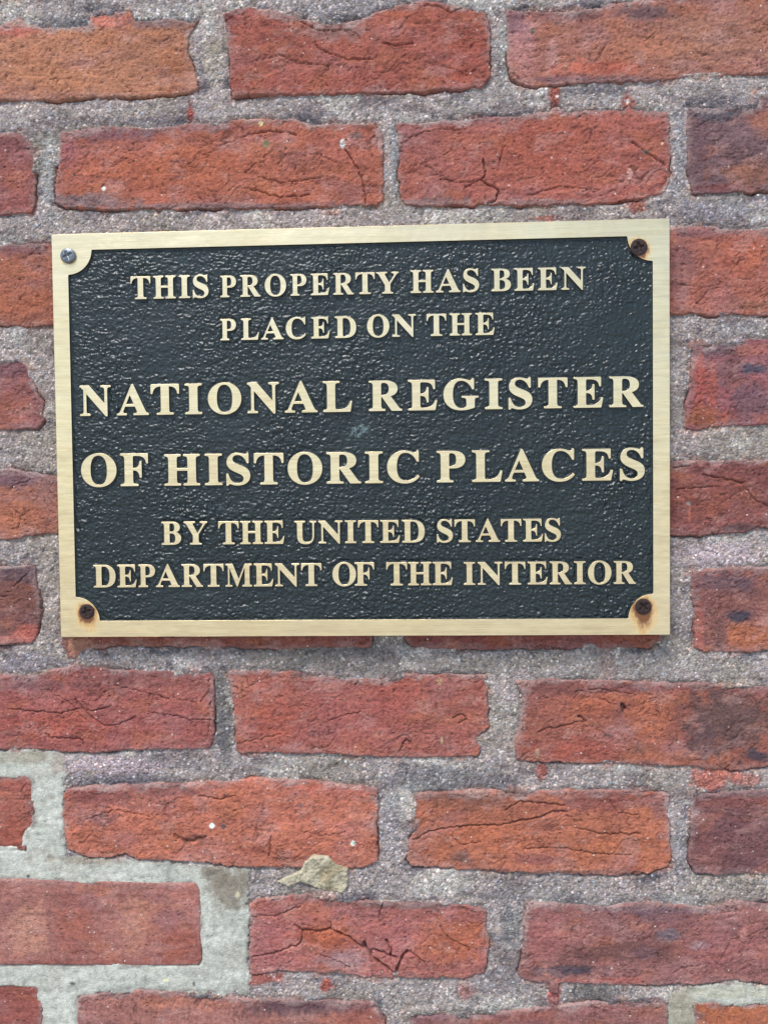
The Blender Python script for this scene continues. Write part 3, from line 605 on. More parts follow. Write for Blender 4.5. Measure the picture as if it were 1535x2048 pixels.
# mortar bed: one height field between and a little under the bricks
X, Z = MXX, MZZ
px, py = to_px(X, Z)
out = -MD                                              # metres away from the nearest brick edge (positive in the joint)
lev = -0.0005 + 0.0008*perlin(X*35, Z*35, 70) + 0.0004*perlin(X*110, Z*110, 71)
sand = 0.00030*perlin(X*420, Z*420, 72) + 0.00026*perlin(X*800, Z*800, 73) + 0.0005*sst(.35, .6, perlin(X*260, Z*260, 74))
lev += sand
gapn = sst(-0.05, 0.25, perlin(X*30, Z*60, 75))*MDB
lev -= gapn*0.0034*(1 - sst(-0.0002, 0.0013, out))
lev -= 0.0006*np.exp(-((out-0.0005)/0.0018)**2)
sd_ = sst(0.3, 0.9, fbm(X*40, Z*90, 4, 76))*(1-sst(0.002, 0.006, out))
lev += 0.0022*sst(0.2, .5, perlin(X*22, Z*22, 77))*(1-sst(0, .004, np.abs(out)))*(MDB < 0.5)
lev = np.where(out < -0.002, lev-0.006*sst(-0.002, -0.005, out), lev)
# pale lime repair
LIME = [[(-900,1503),(100,1502),(127,1506),(131,1560),(128,1640),(134,1712),(300,1722),(420,1734),(500,1736),(499,1830),(497,1960),(488,1990),(330,1984),(200,1985),(158,1996),(157,2260),(-900,2260)],
        [(1334,1975),(1345,1985),(1395,1972),(1470,1964),(1560,1972),(1900,1972),(1900,2015),(1386,2012),(1384,2180),(1336,2180)]]
lm = np.full(X.shape, -1.0)
for L in LIME: lm = np.maximum(lm, sdf(poly_m(L), X, Z))
lm = lm + 0.0022*perlin(X*120, Z*120, 80) + 0.0014*perlin(X*300, Z*300, 81) + 0.001*perlin(X*700, Z*700, 86)
isl = lm > 0
smooth_l = 0.0002 + 0.0008*perlin(X*22, Z*40, 82) + 0.00028*perlin(X*70, Z*180, 83) + 0.00012*perlin(X*700, Z*700, 84)
smooth_l = smooth_l - 0.0005*sst(0.4, 1.0, fbm(X*60, Z*160, 3, 85)) - gapn*0.0012*(1-sst(-.0002, .0014, out))
# trowelled step running above the new brick
stp = dist_line(poly_m([(90,1712),(200,1726),(330,1738),(408,1748),(425,1775)]), X, Z)
smooth_l = np.where(out < -0.002, smooth_l-0.006*sst(-0.002, -0.005, out), smooth_l)
lev = np.where(isl, smooth_l, lev)
# colours
C = np.empty(X.shape+(3,)); C[:] = lin((150, 141, 136))
def blend(C, col, a_): return C*(1-a_[..., None]) + lin(col)*a_[..., None]
C = blend(C, (163, 151, 146), 0.7*sst(-0.1, 0.5, fbm(X*26, Z*40, 4, 90)))
C = blend(C, (116, 106, 104), 0.8*sst(0.1, 0.6, fbm(X*24, Z*50, 4, 91)))
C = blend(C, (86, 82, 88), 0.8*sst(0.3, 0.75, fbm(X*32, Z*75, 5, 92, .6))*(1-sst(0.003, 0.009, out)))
C = blend(C, (150, 112, 98), 0.65*sst(0.0, 0.5, fbm(X*60, Z*80, 4, 93))*(1-sst(0.0, 0.0050, out)))
C = blend(C, (138, 130, 116), 0.45*sst(0.15, 0.6, fbm(X*14+5, Z*24, 4, 101)))
C = blend(C, (182, 178, 168), 0.6*sst(0.25, 0.7, fbm(X*18+9, Z*30, 5, 102)))
wp = 1 + 0.45*fbm(X*120, Z*120, 4, 94, 0.6)
MP = [(380,225,9,26,(140,66,58),.8),(1110,185,13,30,(132,66,52),.9),(1255,205,12,26,(140,74,60),.8),(1255,200,4,4,(240,225,215),1),(1113,192,4,4,(240,220,215),1),(1215,1335,16,28,(128,78,66),.85),(1425,1555,45,26,(164,92,76),.8),(1490,1560,40,14,(164,92,76),.6),
      (652,1970,12,14,(150,76,62),.9),(1108,1990,16,30,(158,88,82),.9),(1270,412,22,14,(150,86,70),.8),(1090,436,36,5,(130,76,62),.8),(665,425,20,6,(130,84,70),.6),(930,1985,18,18,(150,96,88),.7),(525,1960,36,12,(150,76,62),.8),(1085,1542,12,16,(140,76,62),.8),(500,60,1,1,(0,0,0),0),
      (440,40,14,40,(140,122,116),.6),(430,120,24,60,(158,150,132),.5),(60,500,1,1,(0,0,0),0),
      (1460,210,60,18,(112,106,108),.8),(700,1320,120,34,(110,104,100),.8),(560,1310,120,26,(122,116,108),.7),(440,1400,16,80,(96,92,90),.85),(450,1470,16,50,(92,90,90),.8),(880,1560,130,28,(104,102,104),.75),(1000,1960,70,26,(128,122,122),.6),(1180,1985,60,20,(92,90,88),.8),(1020,1850,22,60,(108,108,108),.7),
      (330,1530,90,10,(112,104,106),.6),(230,1560,110,18,(104,100,108),.6),(220,1530,110,20,(176,158,160),.7),(1440,1110,80,26,(176,160,160),.8),(1480,660,60,22,(134,128,128),.6),(1430,420,90,24,(126,122,126),.7),(200,46,120,14,(98,98,102),.8),(330,40,60,8,(90,90,96),.8),(700,14,90,18,(140,136,136),.7),(690,34,50,10,(84,82,84),.8),(940,1330,120,26,(136,130,122),.7),(1250,1330,180,30,(140,134,128),.7),(1300,1275,30,16,(150,138,112),.5),(60,1400,1,1,(0,0,0),0),(60,1325,70,18,(128,122,130),.6),(1110,1750,1,1,(0,0,0),0),(780,1640,24,60,(138,134,136),.6),(1050,1790,120,16,(116,112,112),.6),(1360,300,16,80,(140,138,140),.7),(1360,1700,16,80,(140,136,136),.6),(170,208,150,10,(150,140,136),.5),(250,240,150,8,(110,102,106),.6),(790,320,10,80,(136,138,138),.7),(95,340,12,80,(150,150,146),.7),(1010,90,12,70,(150,150,144),.7)]
for cx, cy, rx, ry, col, st in MP:
    if st <= 0: continue
    sel = (abs(px-cx) < rx*2.5) & (abs(py-cy) < ry*2.5)
    rr = np.sqrt(((px[sel]-cx)/rx)**2 + ((py[sel]-cy)/ry)**2)
    a_ = (1 - sst(0.5, 1.3, rr*wp[sel]))*st
    C[sel] = C[sel]*(1-a_[:, None]) + lin(col)*a_[:, None]
K = np.empty_like(C); K[:] = lin((172, 171, 158))
K = blend(K, (186, 184, 172), 0.7*sst(0.0, 0.5, fbm(X*30, Z*50, 4, 95)))
K = blend(K, (150, 149, 138), 0.6*sst(0.2, 0.6, fbm(X*50, Z*120, 4, 96)))
K = blend(K, (134, 132, 122), 0.7*(1-sst(0.0, 0.004, lm+0.003*fbm(X*90, Z*90, 3, 87))))
K = blend(K, (158, 152, 138), 0.4*sst(0.15, 0.6, fbm(X*28, Z*36, 4, 88)))
K = blend(K, (120, 104, 96), 0.6*sst(0.1, 0.5, fbm(X*60, Z*60, 4, 89))*(1-sst(0.0, 0.0030, out)))
for cx, cy, rx, ry, col, st in [(462,1778,44,44,(128,118,104),.95),(435,1750,34,20,(122,112,98),.9),(180,1720,80,10,(140,128,112),.7),(40,1515,90,14,(150,140,122),.7),(130,1520,30,30,(156,140,128),.6),(55,2065,1,1,(0,0,0),0),(1362,2020,30,60,(142,132,112),.8),(1450,1985,90,14,(170,164,142),.6),(390,1945,40,8,(150,146,136),.5),(475,1790,5,7,(178,166,140),1),(333,1906,3,3,(80,80,70),.8),(332,1961,7,3,(200,196,150),.8),(388,1968,3,6,(70,64,50),.8),(146,1967,6,4,(70,64,58),.8),(56,1753,4,4,(60,60,60),.9)]:
    if st <= 0: continue
    rr = np.sqrt(((px-cx)/rx)**2 + ((py-cy)/ry)**2)
    a_ = (1 - sst(0.6, 1.25, rr*(wp if rx > 8 else 1)))*st
    K = K*(1-a_[..., None]) + lin(col)*a_[..., None]
C = np.where(isl[..., None], K*0.98, C*np.array([0.93, 0.915, 0.915]))
cell_in = (MD[:-1, :-1] < 0.0045) | (MD[1:, :-1] < 0.0045) | (MD[:-1, 1:] < 0.0045) | (MD[1:, 1:] < 0.0045)
cl = isl[:-1, :-1]
link('mortar_joint', grid_mesh('mortar_joint', MX, MZ, -lev, cell_in & ~cl, C, (M_MORTAR,)), wall, label='grey sandy mortar filling the joints')
link('mortar_repair', grid_mesh('mortar_repair', MX, MZ, -lev, cell_in & cl, C, (M_LIME,)), wall, label='smooth pale repair mortar')

# lump of old lime mortar stuck on the joint under the pebbled brick
Lp = poly_m([(553,1769),(575,1758),(600,1748),(608,1728),(625,1715),(655,1716),(672,1732),(694,1742),(695,1770),(686,1792),(652,1788),(622,1780),(600,1768),(575,1780)], -0.004)
gx = np.arange(Lp[:, 0].min()-.002, Lp[:, 0].max()+.002, 0.0005); gz = np.arange(Lp[:, 1].min()-.002, Lp[:, 1].max()+.002, 0.0005)
X, Z = np.meshgrid(gx, gz)
d = sdf(Lp, X, Z) + 0.5*warp(X, Z)
t = np.clip(d/0.0012, 0, 1)
up = sst(0, 1, (Z-gz[0])/(gz[-1]-gz[0]))
Hh = -0.0007 + 0.0020*up + 0.0010*np.sqrt(np.clip(1-(1-t)**2, 0, 1)) + 0.0006*perlin(X*140, Z*140, 99) + 0.0008*sst(-.1, .2, perlin(X*90, Z*70, 98)) + 0.0005*perlin(X*420, Z*420, 100) + 0.0003*perlin(X*900, Z*900, 103) + np.where(d < 0, d*8, 0)
C = np.empty(X.shape+(3,)); C[:] = lin((166, 156, 132)); C = blend(C, (140, 126, 98), sst(-.2, .3, perlin(X*70, Z*70, 97))*.8)
kp = d > -0.0014
kp = kp[:-1, :-1] & kp[1:, 1:]
link('mortar_lump', grid_mesh('mortar_lump', gx, gz, np.where(d < -0.0009, 0.002, -Hh), kp, C, (M_LIME,)), wall, label='buff lump of old lime mortar stuck over the joint')
GLYPHS = '''
A:-19,0 -19,40 20,46 52,66 70,89 89,121 108,164 453,1024 493,1022 844,190 865,142 885,104 903,75 933,49 973,40 973,0 503,0 503,40 569,47 609,67 622,100 617,130 599,178 555,291 227,291 173,155 166,129 164,106 176,69 212,47 271,40 280,40 280,0|249,353 531,353 388,701
B:35,0 35,38 80,43 114,54 137,71 152,96 161,132 164,180 164,810 162,849 158,881 152,906 136,933 112,951 79,960 34,963 34,1000 484,1000 586,995 673,981 744,958 799,925 839,883 862,831 870,770 861,703 832,646 784,601 716,566 630,543 718,521 790,490 847,452 887,406 911,351 919,289 912,224 893,167 860,118 815,76 770,49 718,27 660,12 594,3 522,0|400,553 413,553 484,558 539,573 578,598 604,636 620,689 625,758 622,819 610,868 591,906 563,932 525,948 475,953 434,948 412,933 403,904 400,858|487,53 544,59 589,77 622,108 639,139 651,178 658,226 661,282 657,338 648,386 631,426 608,456 578,478 539,494 490,504 434,507 400,507 400,143 404,100 418,73 445,58
C:563,-24 506,-21 451,-13 398,1 349,19 302,44 248,80 200,124 158,173 122,229 99,278 81,330 68,384 60,442 58,501 60,561 68,617 81,671 100,722 123,771 159,826 201,875 250,918 305,955 352,979 403,998 455,1011 511,1019 569,1022 622,1019 679,1008 741,991 807,966 829,958 851,956 883,963 906,985 920,1022 959,1022 959,677 922,677 894,742 862,800 825,850 782,894 736,929 688,954 637,968 583,973 520,966 466,944 420,906 382,854 353,787 332,705 320,609 316,497 320,393 334,302 357,226 389,163 431,114 482,79 541,59 611,52 655,55 699,63 743,78 786,98 828,124 868,155 906,191 941,233 982,195 937,137 886,88 831,48 771,16 707,-6 637,-19
D:44,0 44,38 85,43 117,51 138,65 151,86 160,119 162,164 162,822 159,873 149,911 133,936 109,951 76,960 32,963 32,1000 487,1000 572,996 650,986 720,968 784,942 841,910 890,870 932,824 967,771 994,713 1013,648 1024,577 1028,500 1020,383 995,281 954,195 896,125 822,70 732,31 625,8 501,0|488,53 556,60 614,81 662,116 701,164 726,214 745,272 759,340 767,417 770,503 766,608 752,699 731,776 700,839 660,888 612,923 555,944 490,951 443,946 417,930 404,898 400,845 400,158 404,106 417,74 443,58
E:31,0 31,37 78,40 113,49 137,65 153,89 162,125 165,171 165,810 162,866 152,908 136,934 112,950 79,960 35,963 35,1000 876,1000 876,702 842,702 830,765 810,818 782,861 747,892 703,916 649,932 584,942 509,945 468,944 439,940 420,931 409,915 403,890 401,853 401,540 425,540 485,545 533,562 569,591 590,620 608,658 622,704 633,758 668,758 668,260 631,260 624,314 614,361 600,398 581,428 557,452 529,468 495,479 454,486 407,488 401,488 401,147 406,103 422,77 453,65 506,60 558,62 605,67 649,74 688,85 735,104 777,131 814,164 847,206 876,256 903,314 944,314 883,0
F:34,0 34,38 79,45 114,57 137,74 152,99 161,136 164,184 164,823 161,870 151,906 135,929 111,945 76,956 31,963 31,1000 864,1000 864,702 829,702 817,759 801,807 780,847 754,879 721,904 681,923 645,934 604,941 557,945 504,947 467,946 439,943 420,937 408,925 402,905 400,875 400,543 417,543 477,548 525,565 562,594 584,623 601,661 614,707 624,761 664,761 664,260 625,260 616,320 603,370 585,410 563,440 526,469 476,485 414,491 400,491 400,177 403,130 412,94 430,68 460,52 487,45 522,40 563,38 563,0
G:588,-22 526,-20 468,-12 412,1 360,19 310,43 254,79 205,121 162,170 126,226 102,275 84,327 71,382 63,441 60,503 63,563 71,620 84,674 102,725 126,773 162,828 204,877 252,919 306,956 353,980 402,998 454,1012 508,1019 565,1022 623,1019 684,1008 747,991 811,968 832,960 851,957 874,961 891,973 906,993 920,1022 960,1022 960,676 922,676 905,719 886,760 864,797 839,832 803,873 765,908 723,936 679,957 634,969 587,973 524,966 470,944 424,907 387,855 358,789 337,707 324,611 320,500 322,426 328,358 339,296 353,241 372,191 395,148 437,96 485,58 541,36 605,28 655,32 694,42 721,60 738,85 749,117 752,156 752,280 749,321 739,353 723,374 696,388 657,396 605,400 605,435 1099,435 1099,400 1056,396 1024,388 1003,375 990,354 982,323 979,282 979,63 915,37 850,16 785,-1 720,-13 654,-20
H:34,0 34,38 79,43 114,53 137,69 152,94 161,130 164,177 164,832 161,874 152,907 136,931 113,947 79,958 35,963 35,1000 531,1000 531,963 483,957 448,948 425,934 410,912 402,878 400,832 400,550 751,550 751,832 748,878 741,912 727,934 704,948 669,957 619,963 619,1000 1114,1000 1114,963 1068,957 1034,946 1012,931 998,909 990,876 987,832 987,177 990,133 998,98 1013,72 1035,55 1069,43 1114,38 1114,0 619,0 619,38 664,43 699,52 723,67 738,91 748,127 751,177 751,485 400,485 400,177 403,130 412,94 426,69 450,53 485,43 531,38 531,0
I:29,0 29,38 74,45 109,56 134,71 151,92 162,124 165,165 165,850 162,890 153,919 139,939 115,951 78,959 29,963 29,1000 537,1000 537,963 490,959 455,951 430,939 414,919 404,890 401,850 401,170 404,129 412,97 427,74 452,58 475,49 505,43 540,38 540,0
L:34,0 34,38 79,43 114,53 137,69 152,94 161,130 164,177 164,832 161,876 152,910 136,933 113,948 79,958 35,963 35,1000 549,1000 549,963 512,962 482,959 457,953 430,938 412,914 403,880 400,832 400,181 402,136 407,103 419,81 439,69 470,62 513,60 564,62 611,67 653,75 691,87 736,109 777,138 812,175 836,208 858,246 879,290 898,339 938,339 882,0
M:31,0 31,38 75,43 110,53 135,69 152,93 162,128 165,174 165,839 163,882 155,913 140,935 116,949 81,958 32,963 32,1000 406,1000 696,313 987,1000 1355,1000 1355,963 1313,957 1280,945 1257,929 1242,906 1233,873 1230,830 1230,187 1231,149 1235,118 1240,94 1255,67 1277,51 1310,42 1354,38 1354,0 869,0 869,38 916,45 950,55 973,71 988,97 996,133 999,183 999,876 633,0 593,0 232,854 232,176 235,126 245,89 263,65 288,50 325,41 372,38 372,0
N:885,-24 235,768 235,173 237,126 246,91 260,68 284,53 319,43 366,38 366,0 40,0 40,38 85,42 119,51 142,66 156,91 164,126 167,173 167,853 124,905 95,938 80,951 62,958 40,963 40,1000 344,1000 858,370 858,829 856,876 848,909 833,933 810,948 775,957 727,963 727,1000 1053,1000 1053,963 1008,958 974,948 951,933 937,909 929,874 926,827 926,-24
O:572,-24 519,-21 467,-14 418,-1 370,16 325,38 283,64 244,93 207,127 174,164 145,204 120,247 99,294 82,342 70,393 63,446 60,500 63,554 70,607 82,657 99,706 120,752 145,795 175,835 208,872 245,906 285,936 328,962 374,984 423,1001 474,1014 527,1021 583,1024 636,1021 688,1014 737,1002 785,985 830,963 872,938 911,908 947,875 980,839 1009,799 1034,756 1055,709 1072,660 1085,609 1092,556 1094,500 1092,446 1085,393 1072,342 1055,294 1034,247 1008,204 979,164 945,127 909,93 869,64 826,38 779,16 731,-1 680,-14 627,-21|581,27 640,34 691,56 735,93 770,145 798,211 818,293 829,389 833,500 831,575 826,643 816,705 802,761 785,810 763,853 725,906 680,943 629,966 571,973 512,966 460,944 417,907 382,855 354,789 334,707 323,611 319,500 321,426 326,358 336,296 350,240 368,191 389,147 428,95 473,57 524,34
P:34,0 34,38 79,43 114,53 137,69 152,94 161,130 164,177 164,832 161,874 152,907 136,931 113,947 79,958 35,963 35,1000 469,1000 540,999 603,995 656,988 701,978 737,966 784,941 823,910 855,873 879,830 893,782 898,729 892,669 875,616 846,568 805,527 765,500 717,479 662,463 600,454 531,451 400,451 400,177 403,130 412,94 426,69 450,53 485,43 531,38 531,0|400,504 442,504 508,510 559,527 597,555 622,596 637,652 642,723 637,793 625,849 604,892 573,923 530,941 475,947 438,943 415,931 404,909 400,875
R:34,0 34,38 79,43 114,53 137,69 152,94 161,130 164,177 164,832 161,874 152,907 136,931 113,947 79,958 35,963 35,1000 476,1000 560,997 635,990 702,977 759,958 807,935 855,898 889,853 909,798 916,735 907,666 880,608 835,559 772,520 692,491 948,111 972,79 993,56 1018,43 1050,38 1055,38 1055,0 743,0 442,466 400,466 400,177 403,130 412,94 426,69 450,53 485,43 531,38 531,0|400,513 447,513 501,517 546,527 584,544 614,567 637,598 654,637 663,683 667,737 660,813 639,872 604,913 555,939 493,947 444,942 417,928 404,898 400,847
S:94,-24 94,347 137,347 157,271 182,207 211,153 245,109 284,76 328,52 377,37 432,32 484,38 528,53 564,79 591,113 607,152 612,196 605,242 583,284 546,320 494,351 357,419 297,451 246,485 203,519 169,555 143,593 124,634 113,680 109,729 113,786 126,838 147,884 176,925 211,959 253,987 300,1007 351,1020 406,1024 436,1022 469,1019 504,1013 540,1005 579,996 619,984 640,979 658,976 688,988 704,1024 745,1024 745,701 708,701 692,753 671,802 645,845 614,883 581,916 545,942 507,961 467,973 426,976 380,972 340,959 307,937 282,908 267,874 263,835 267,799 280,767 301,739 331,714 368,689 414,665 556,599 612,571 659,542 697,512 727,480 751,448 768,413 780,376 787,336 789,292 784,232 769,177 744,127 710,83 667,47 617,17 573,0 527,-12 476,-20 422,-22 385,-21 348,-17 312,-10 276,1 242,13 216,21 186,27 166,24 152,15 142,0 134,-24
T:202,0 202,38 250,42 286,51 312,68 329,93 339,129 342,177 342,951 327,951 272,947 223,935 180,914 143,886 113,849 89,806 73,755 63,698 24,698 24,1000 901,1000 901,696 864,696 850,774 823,838 783,888 731,923 667,944 590,951 578,951 578,177 581,128 591,91 607,66 632,51 670,41 720,38 720,0
U:544,-28 467,-24 400,-14 341,5 291,30 251,63 218,103 193,151 175,206 164,270 161,341 161,832 158,874 149,907 133,931 110,947 76,958 32,963 32,1000 528,1000 528,963 480,957 445,948 421,934 406,912 399,878 397,832 397,307 400,246 409,193 425,149 446,113 486,77 538,56 603,49 682,57 747,82 797,124 833,182 854,258 861,350 861,830 858,874 849,907 833,930 808,946 771,957 721,963 721,1000 1041,1000 1041,963 1001,955 971,942 951,926 938,902 930,870 928,830 928,398 924,312 913,236 894,171 868,116 834,71 793,35 743,8 685,-12 619,-24
Y:223,0 223,38 268,43 303,53 326,69 341,94 350,130 353,177 353,392 102,850 76,893 53,924 31,942 1,956 -29,962 -29,1000 454,1000 454,962 429,962 393,959 366,949 348,934 342,914 347,890 360,860 546,496 732,804 750,839 762,869 765,895 753,932 716,954 655,962 647,962 647,1000 965,1000 965,962 929,952 898,932 879,913 860,889 841,860 588,447 588,177 591,130 600,94 615,69 638,53 673,43 720,38 720,0
'''
from mathutils.geometry import delaunay_2d_cdt
# ------------------------------------------------------------------ the plaque
PW, PH = 0.382, 0.254
plaque = bpy.data.objects.new('plaque', None)
SC.collection.objects.link(plaque)
plaque.location = (0, -PF, -PH/2)
plaque.empty_display_size = 0.05
plaque['label'] = 'rectangular brass plaque with raised serif lettering on dark pebbled ground, screwed to the brick wall'
plaque['category'] = 'plaque'
OY, OZ = -PF, -PH/2
def part(name, me, loc=(0, 0, 0), **kw):            # loc in world terms
    return link(name, me, plaque, (loc[0], loc[1]-OY, loc[2]-OZ), **kw)

DEPTH = 0.0026                                      # sunk field below the brushed face
THK = 0.0065
BW = 0.0102; ER = 0.0152                            # border width, radius of the corner ears
hw, hh = PW/2, PH/2

def inner_loop():
    """clockwise-free outline of the sunk field with quarter-round ears left standing in each corner"""
    pts = []
    ix, iz = hw-BW, hh-BW
    for sx, sz in ((1, 1), (-1, 1), (-1, -1), (1, -1)):
        cx, cz = sx*ix, sz*iz
        arc = []
        for k in range(15):
            t = math.pi/2*k/14
            arc.append((cx - sx*ER*math.sin(t), cz - sz*ER*math.cos(t)))
        # from the vertical border side (t=0) to the horizontal side (t=90)
        if sx*sz < 0: arc = arc[::-1]
        pts += arc
    return np.array(pts)                            # counter-clockwise

def circle(cx, cz, r, n=40):
    return np.array([(cx + r*math.cos(2*math.pi*k/n), cz + r*math.sin(2*math.pi*k/n)) for k in range(n)])

def resample(P, step):
    P = np.asarray(P, float); out_ = []
    for a_, b_ in zip(P, np.roll(P, -1, 0)):
        n = max(1, int(round(np.hypot(*(b_-a_))/step)))
        for k in range(n): out_.append(a_ + (b_-a_)*k/n)
    return np.array(out_)

def smooth_loop(P, it, lam=0.5):
    for _ in range(it): P = P*(1-lam) + lam*0.5*(np.roll(P, 1, 0)+np.roll(P, -1, 0))
    return P

def area(P): return 0.5*np.sum(P[:, 0]*np.roll(P[:, 1], -1) - np.roll(P[:, 0], -1)*P[:, 1])

def offs(P, dist):
    """move a CCW loop outward by dist (CW loops: inward into their hole = outward of the solid)"""
    e = np.roll(P, -1, 0) - P; e /= np.maximum(np.hypot(e[:, 0], e[:, 1]), 1e-12)[:, None]
    n = np.stack([e[:, 1], -e[:, 0]], 1)
    m = n + np.roll(n, 1, 0); l = np.hypot(m[:, 0], m[:, 1]); l = np.maximum(l, 0.5)
    m = m/(l[:, None]); sc = 1/np.clip((m*n).sum(1), 0.6, 1)
    return P + m*(dist*sc)[:, None]

def raised(name, loops, rings, top_mat_rings=1, origin=(0, 0), mats=None):
    """solid whose top is the loops' area; rings = [(offset, y)] going down the flank, first is the top edge"""
    V = []; F = []; MI = []; SM = []
    flat = []; base = []
    for L in loops:
        base.append(len(V))
        for o_, y_ in rings:
            Q = offs(L, o_)
            V += [(q[0]-origin[0], y_, q[1]-origin[1]) for q in Q]
    P2 = []; E2 = []; idx = []
    for L, b in zip(loops, base):
        n = len(L); s0 = len(P2)
        for k in range(n):
            P2.append(Vector((V[b+k][0]*1000, V[b+k][2]*1000))); idx.append(b+k); E2.append((s0+k, s0+(k+1) % n))
    vo, eo, fo, ovo, _, _ = delaunay_2d_cdt(P2, E2, [], 0, 1e-5)
    vm = []
    for i, o_ in enumerate(ovo):
        if o_: vm.append(idx[o_[0]])
        else: vm.append(len(V)); V.append((vo[i].x/1000, rings[0][1], vo[i].y/1000))
    cen = np.array([[(vo[a_].x+vo[b_].x+vo[c_].x)/3000, (vo[a_].y+vo[b_].y+vo[c_].y)/3000] for a_, b_, c_ in fo])
    par = np.zeros(len(cen), bool)
    for L, b in zip(loops, base):
        Q = np.array([(V[b+k][0], V[b+k][2]) for k in range(len(L))])
        par ^= sdf(Q, cen[:, 0], cen[:, 1]) > 0
    for t, ok in zip(fo, par):
        if not ok: continue
        a_, b_, c_ = [vm[i] for i in t]
        A, B, Cc = V[a_], V[b_], V[c_]
        cr = (B[2]-A[2])*(Cc[0]-A[0]) - (B[0]-A[0])*(Cc[2]-A[2])
        F.append((a_, b_, c_) if cr < 0 else (a_, c_, b_)); MI.append(0); SM.append(False)
    for L, b in zip(loops, base):
        n = len(L)
        for r in range(len(rings)-1):
            for k in range(n):
                k2 = (k+1) % n
                F.append((b+r*n+k, b+(r+1)*n+k, b+(r+1)*n+k2, b+r*n+k2)); MI.append(0 if r < top_mat_rings else 1); SM.append(True)
    return mesh_from(name, V, F, SM, mats or (M_BRASS, M_PAINT), MI)

INN = inner_loop()
inn_fine = smooth_loop(resample(INN, 0.0005), 2)
outer = np.array([(-hw, -hh), (hw, -hh), (hw, hh), (-hw, hh)])
outer_f = smooth_loop(resample(outer, 0.0005), 1)
hole = [circle(x, z, 0.0046 if r else 0.0030)[::-1] for x, z, r in SCREWS]
y0 = -PF
# brushed face with its field opening and screw holes; flanks go down separately
V = []; F = []; MI = []; SM = []
def ring_block(L, rings, mats_):
    b = len(V); n = len(L)
    for o_, y_ in rings:
        for q in offs(L, o_): V.append((q[0], y_, q[1]))
    for r in range(len(rings)-1):
        for k in range(n):
            k2 = (k+1) % n
            F.append((b+r*n+k, b+(r+1)*n+k, b+(r+1)*n+k2, b+r*n+k2)); MI.append(mats_[r]); SM.append(True)
    return list(range(b, b+n))
loops = [outer_f, inn_fine[::-1]] + hole
# outer flank: tiny broken arris, then down to the back
ids = []
ids.append(ring_block(outer_f, [(-0.00025, y0), (0.0, y0+0.00025), (0.0002, y0+THK), (-0.02, y0+THK)], [0, 0, 0]))
ids.append(ring_block(inn_fine[::-1], [(-0.00008, y0), (0.0, y0+0.00012), (0.0003, y0+DEPTH+0.0008)], [0, 1]))
for h in hole: ids.append(ring_block(h, [(-0.0001, y0), (0.0, y0+0.0001), (0.0, y0+0.004)], [0, 0]))
flat = [i for l in ids for i in l]
for t in tessellate_polygon([[Vector((V[i][0]*100, V[i][2]*100, 0)) for i in l] for l in ids]):
    a_, b_, c_ = [flat[i] for i in t]
    A, B, Cc = V[a_], V[b_], V[c_]
    cr = (B[2]-A[2])*(Cc[0]-A[0]) - (B[0]-A[0])*(Cc[2]-A[2])
    F.append((a_, b_, c_) if cr < 0 else (a_, c_, b_)); MI.append(0); SM.append(False)
Vn = np.array(V, float) - np.array([0, 0, 0])
org = np.array([0, y0, 0])
part('frame', mesh_from('frame', Vn-org, F, SM, (M_BRASS, M_PAINT), MI), (0, y0, 0))

# ---- lettering: outlines in thousandths of the cap height
G = {}
for row in GLYPHS.strip().split('\n'):
    ch, body = row.split(':')
    G[ch] = [np.array([[float(v) for v in p.split(',')] for p in l.split(' ')])/1000.0 for l in body.split('|')]
SIDE = 0.05
def glyph_loops(ch, wx, grow):
    out_ = []
    Ls = G[ch]
    for L in Ls:
        P = L*np.array([wx, 1.0])
        out_.append(P)
    big_i = int(np.argmax([abs(area(P)) for P in out_]))
    if area(out_[big_i]) < 0: out_ = [P[::-1] for P in out_]
    return out_
# words: text, x0, x1 (px), line key ; lines: baseline px at both ends, cap height px, horizontal glyph scale
LINES = {
 1: ((262, 597.5), (1170, 578), 46.2, 0.92, [('THIS', 261.5, 417), ('PROPERTY', 440.5, 797), ('HAS', 821, 957.5), ('BEEN', 982.5, 1171)]),
 2: ((440, 680.5), (988, 668.5), 44.5, 0.92, [('PLACED', 440.5, 712), ('ON', 734, 832), ('THE', 853, 988.5)]),
 3: ((161, 832), (1285, 812), 64.2, 0.98, [('NATIONAL', 160.6, 703.5), ('REGISTER', 738, 1285.5)]),
 4: ((164, 972.5), (1287, 959.5), 64.5, 0.98, [('OF', 163.5, 296), ('HISTORIC', 329.4, 838.3), ('PLACES', 873.5, 1288)]),
 5: ((323, 1089.5), (1121, 1082), 45.5, 0.92, [('BY', 323, 415), ('THE', 437, 568.5), ('UNITED', 588.7, 849), ('STATES', 873.5, 1121)]),
 6: ((187, 1175), (1271, 1167), 45.8, 0.92, [('DEPARTMENT', 186.8, 643), ('OF', 665, 748), ('THE', 772.5, 905), ('INTERIOR', 927, 1271)]),
}
WS = dict(A=1.04, B=.94, C=.98, D=.97, E=.915, F=.97, G=.98, H=.90, I=.945, L=.90, M=.86, N=1.03, O=.935, P=.84, R=.90, S=.97, T=.98, U=.94, Y=1.0)
WL = dict(A=1.03, C=1.06, D=1.02, E=1.0, F=.99, G=1.06, H=1.03, I=1.05, L=1.0, N=.99, O=1.02, P=1.0, R=1.03, S=1.05, T=1.03)
letter_bases = []
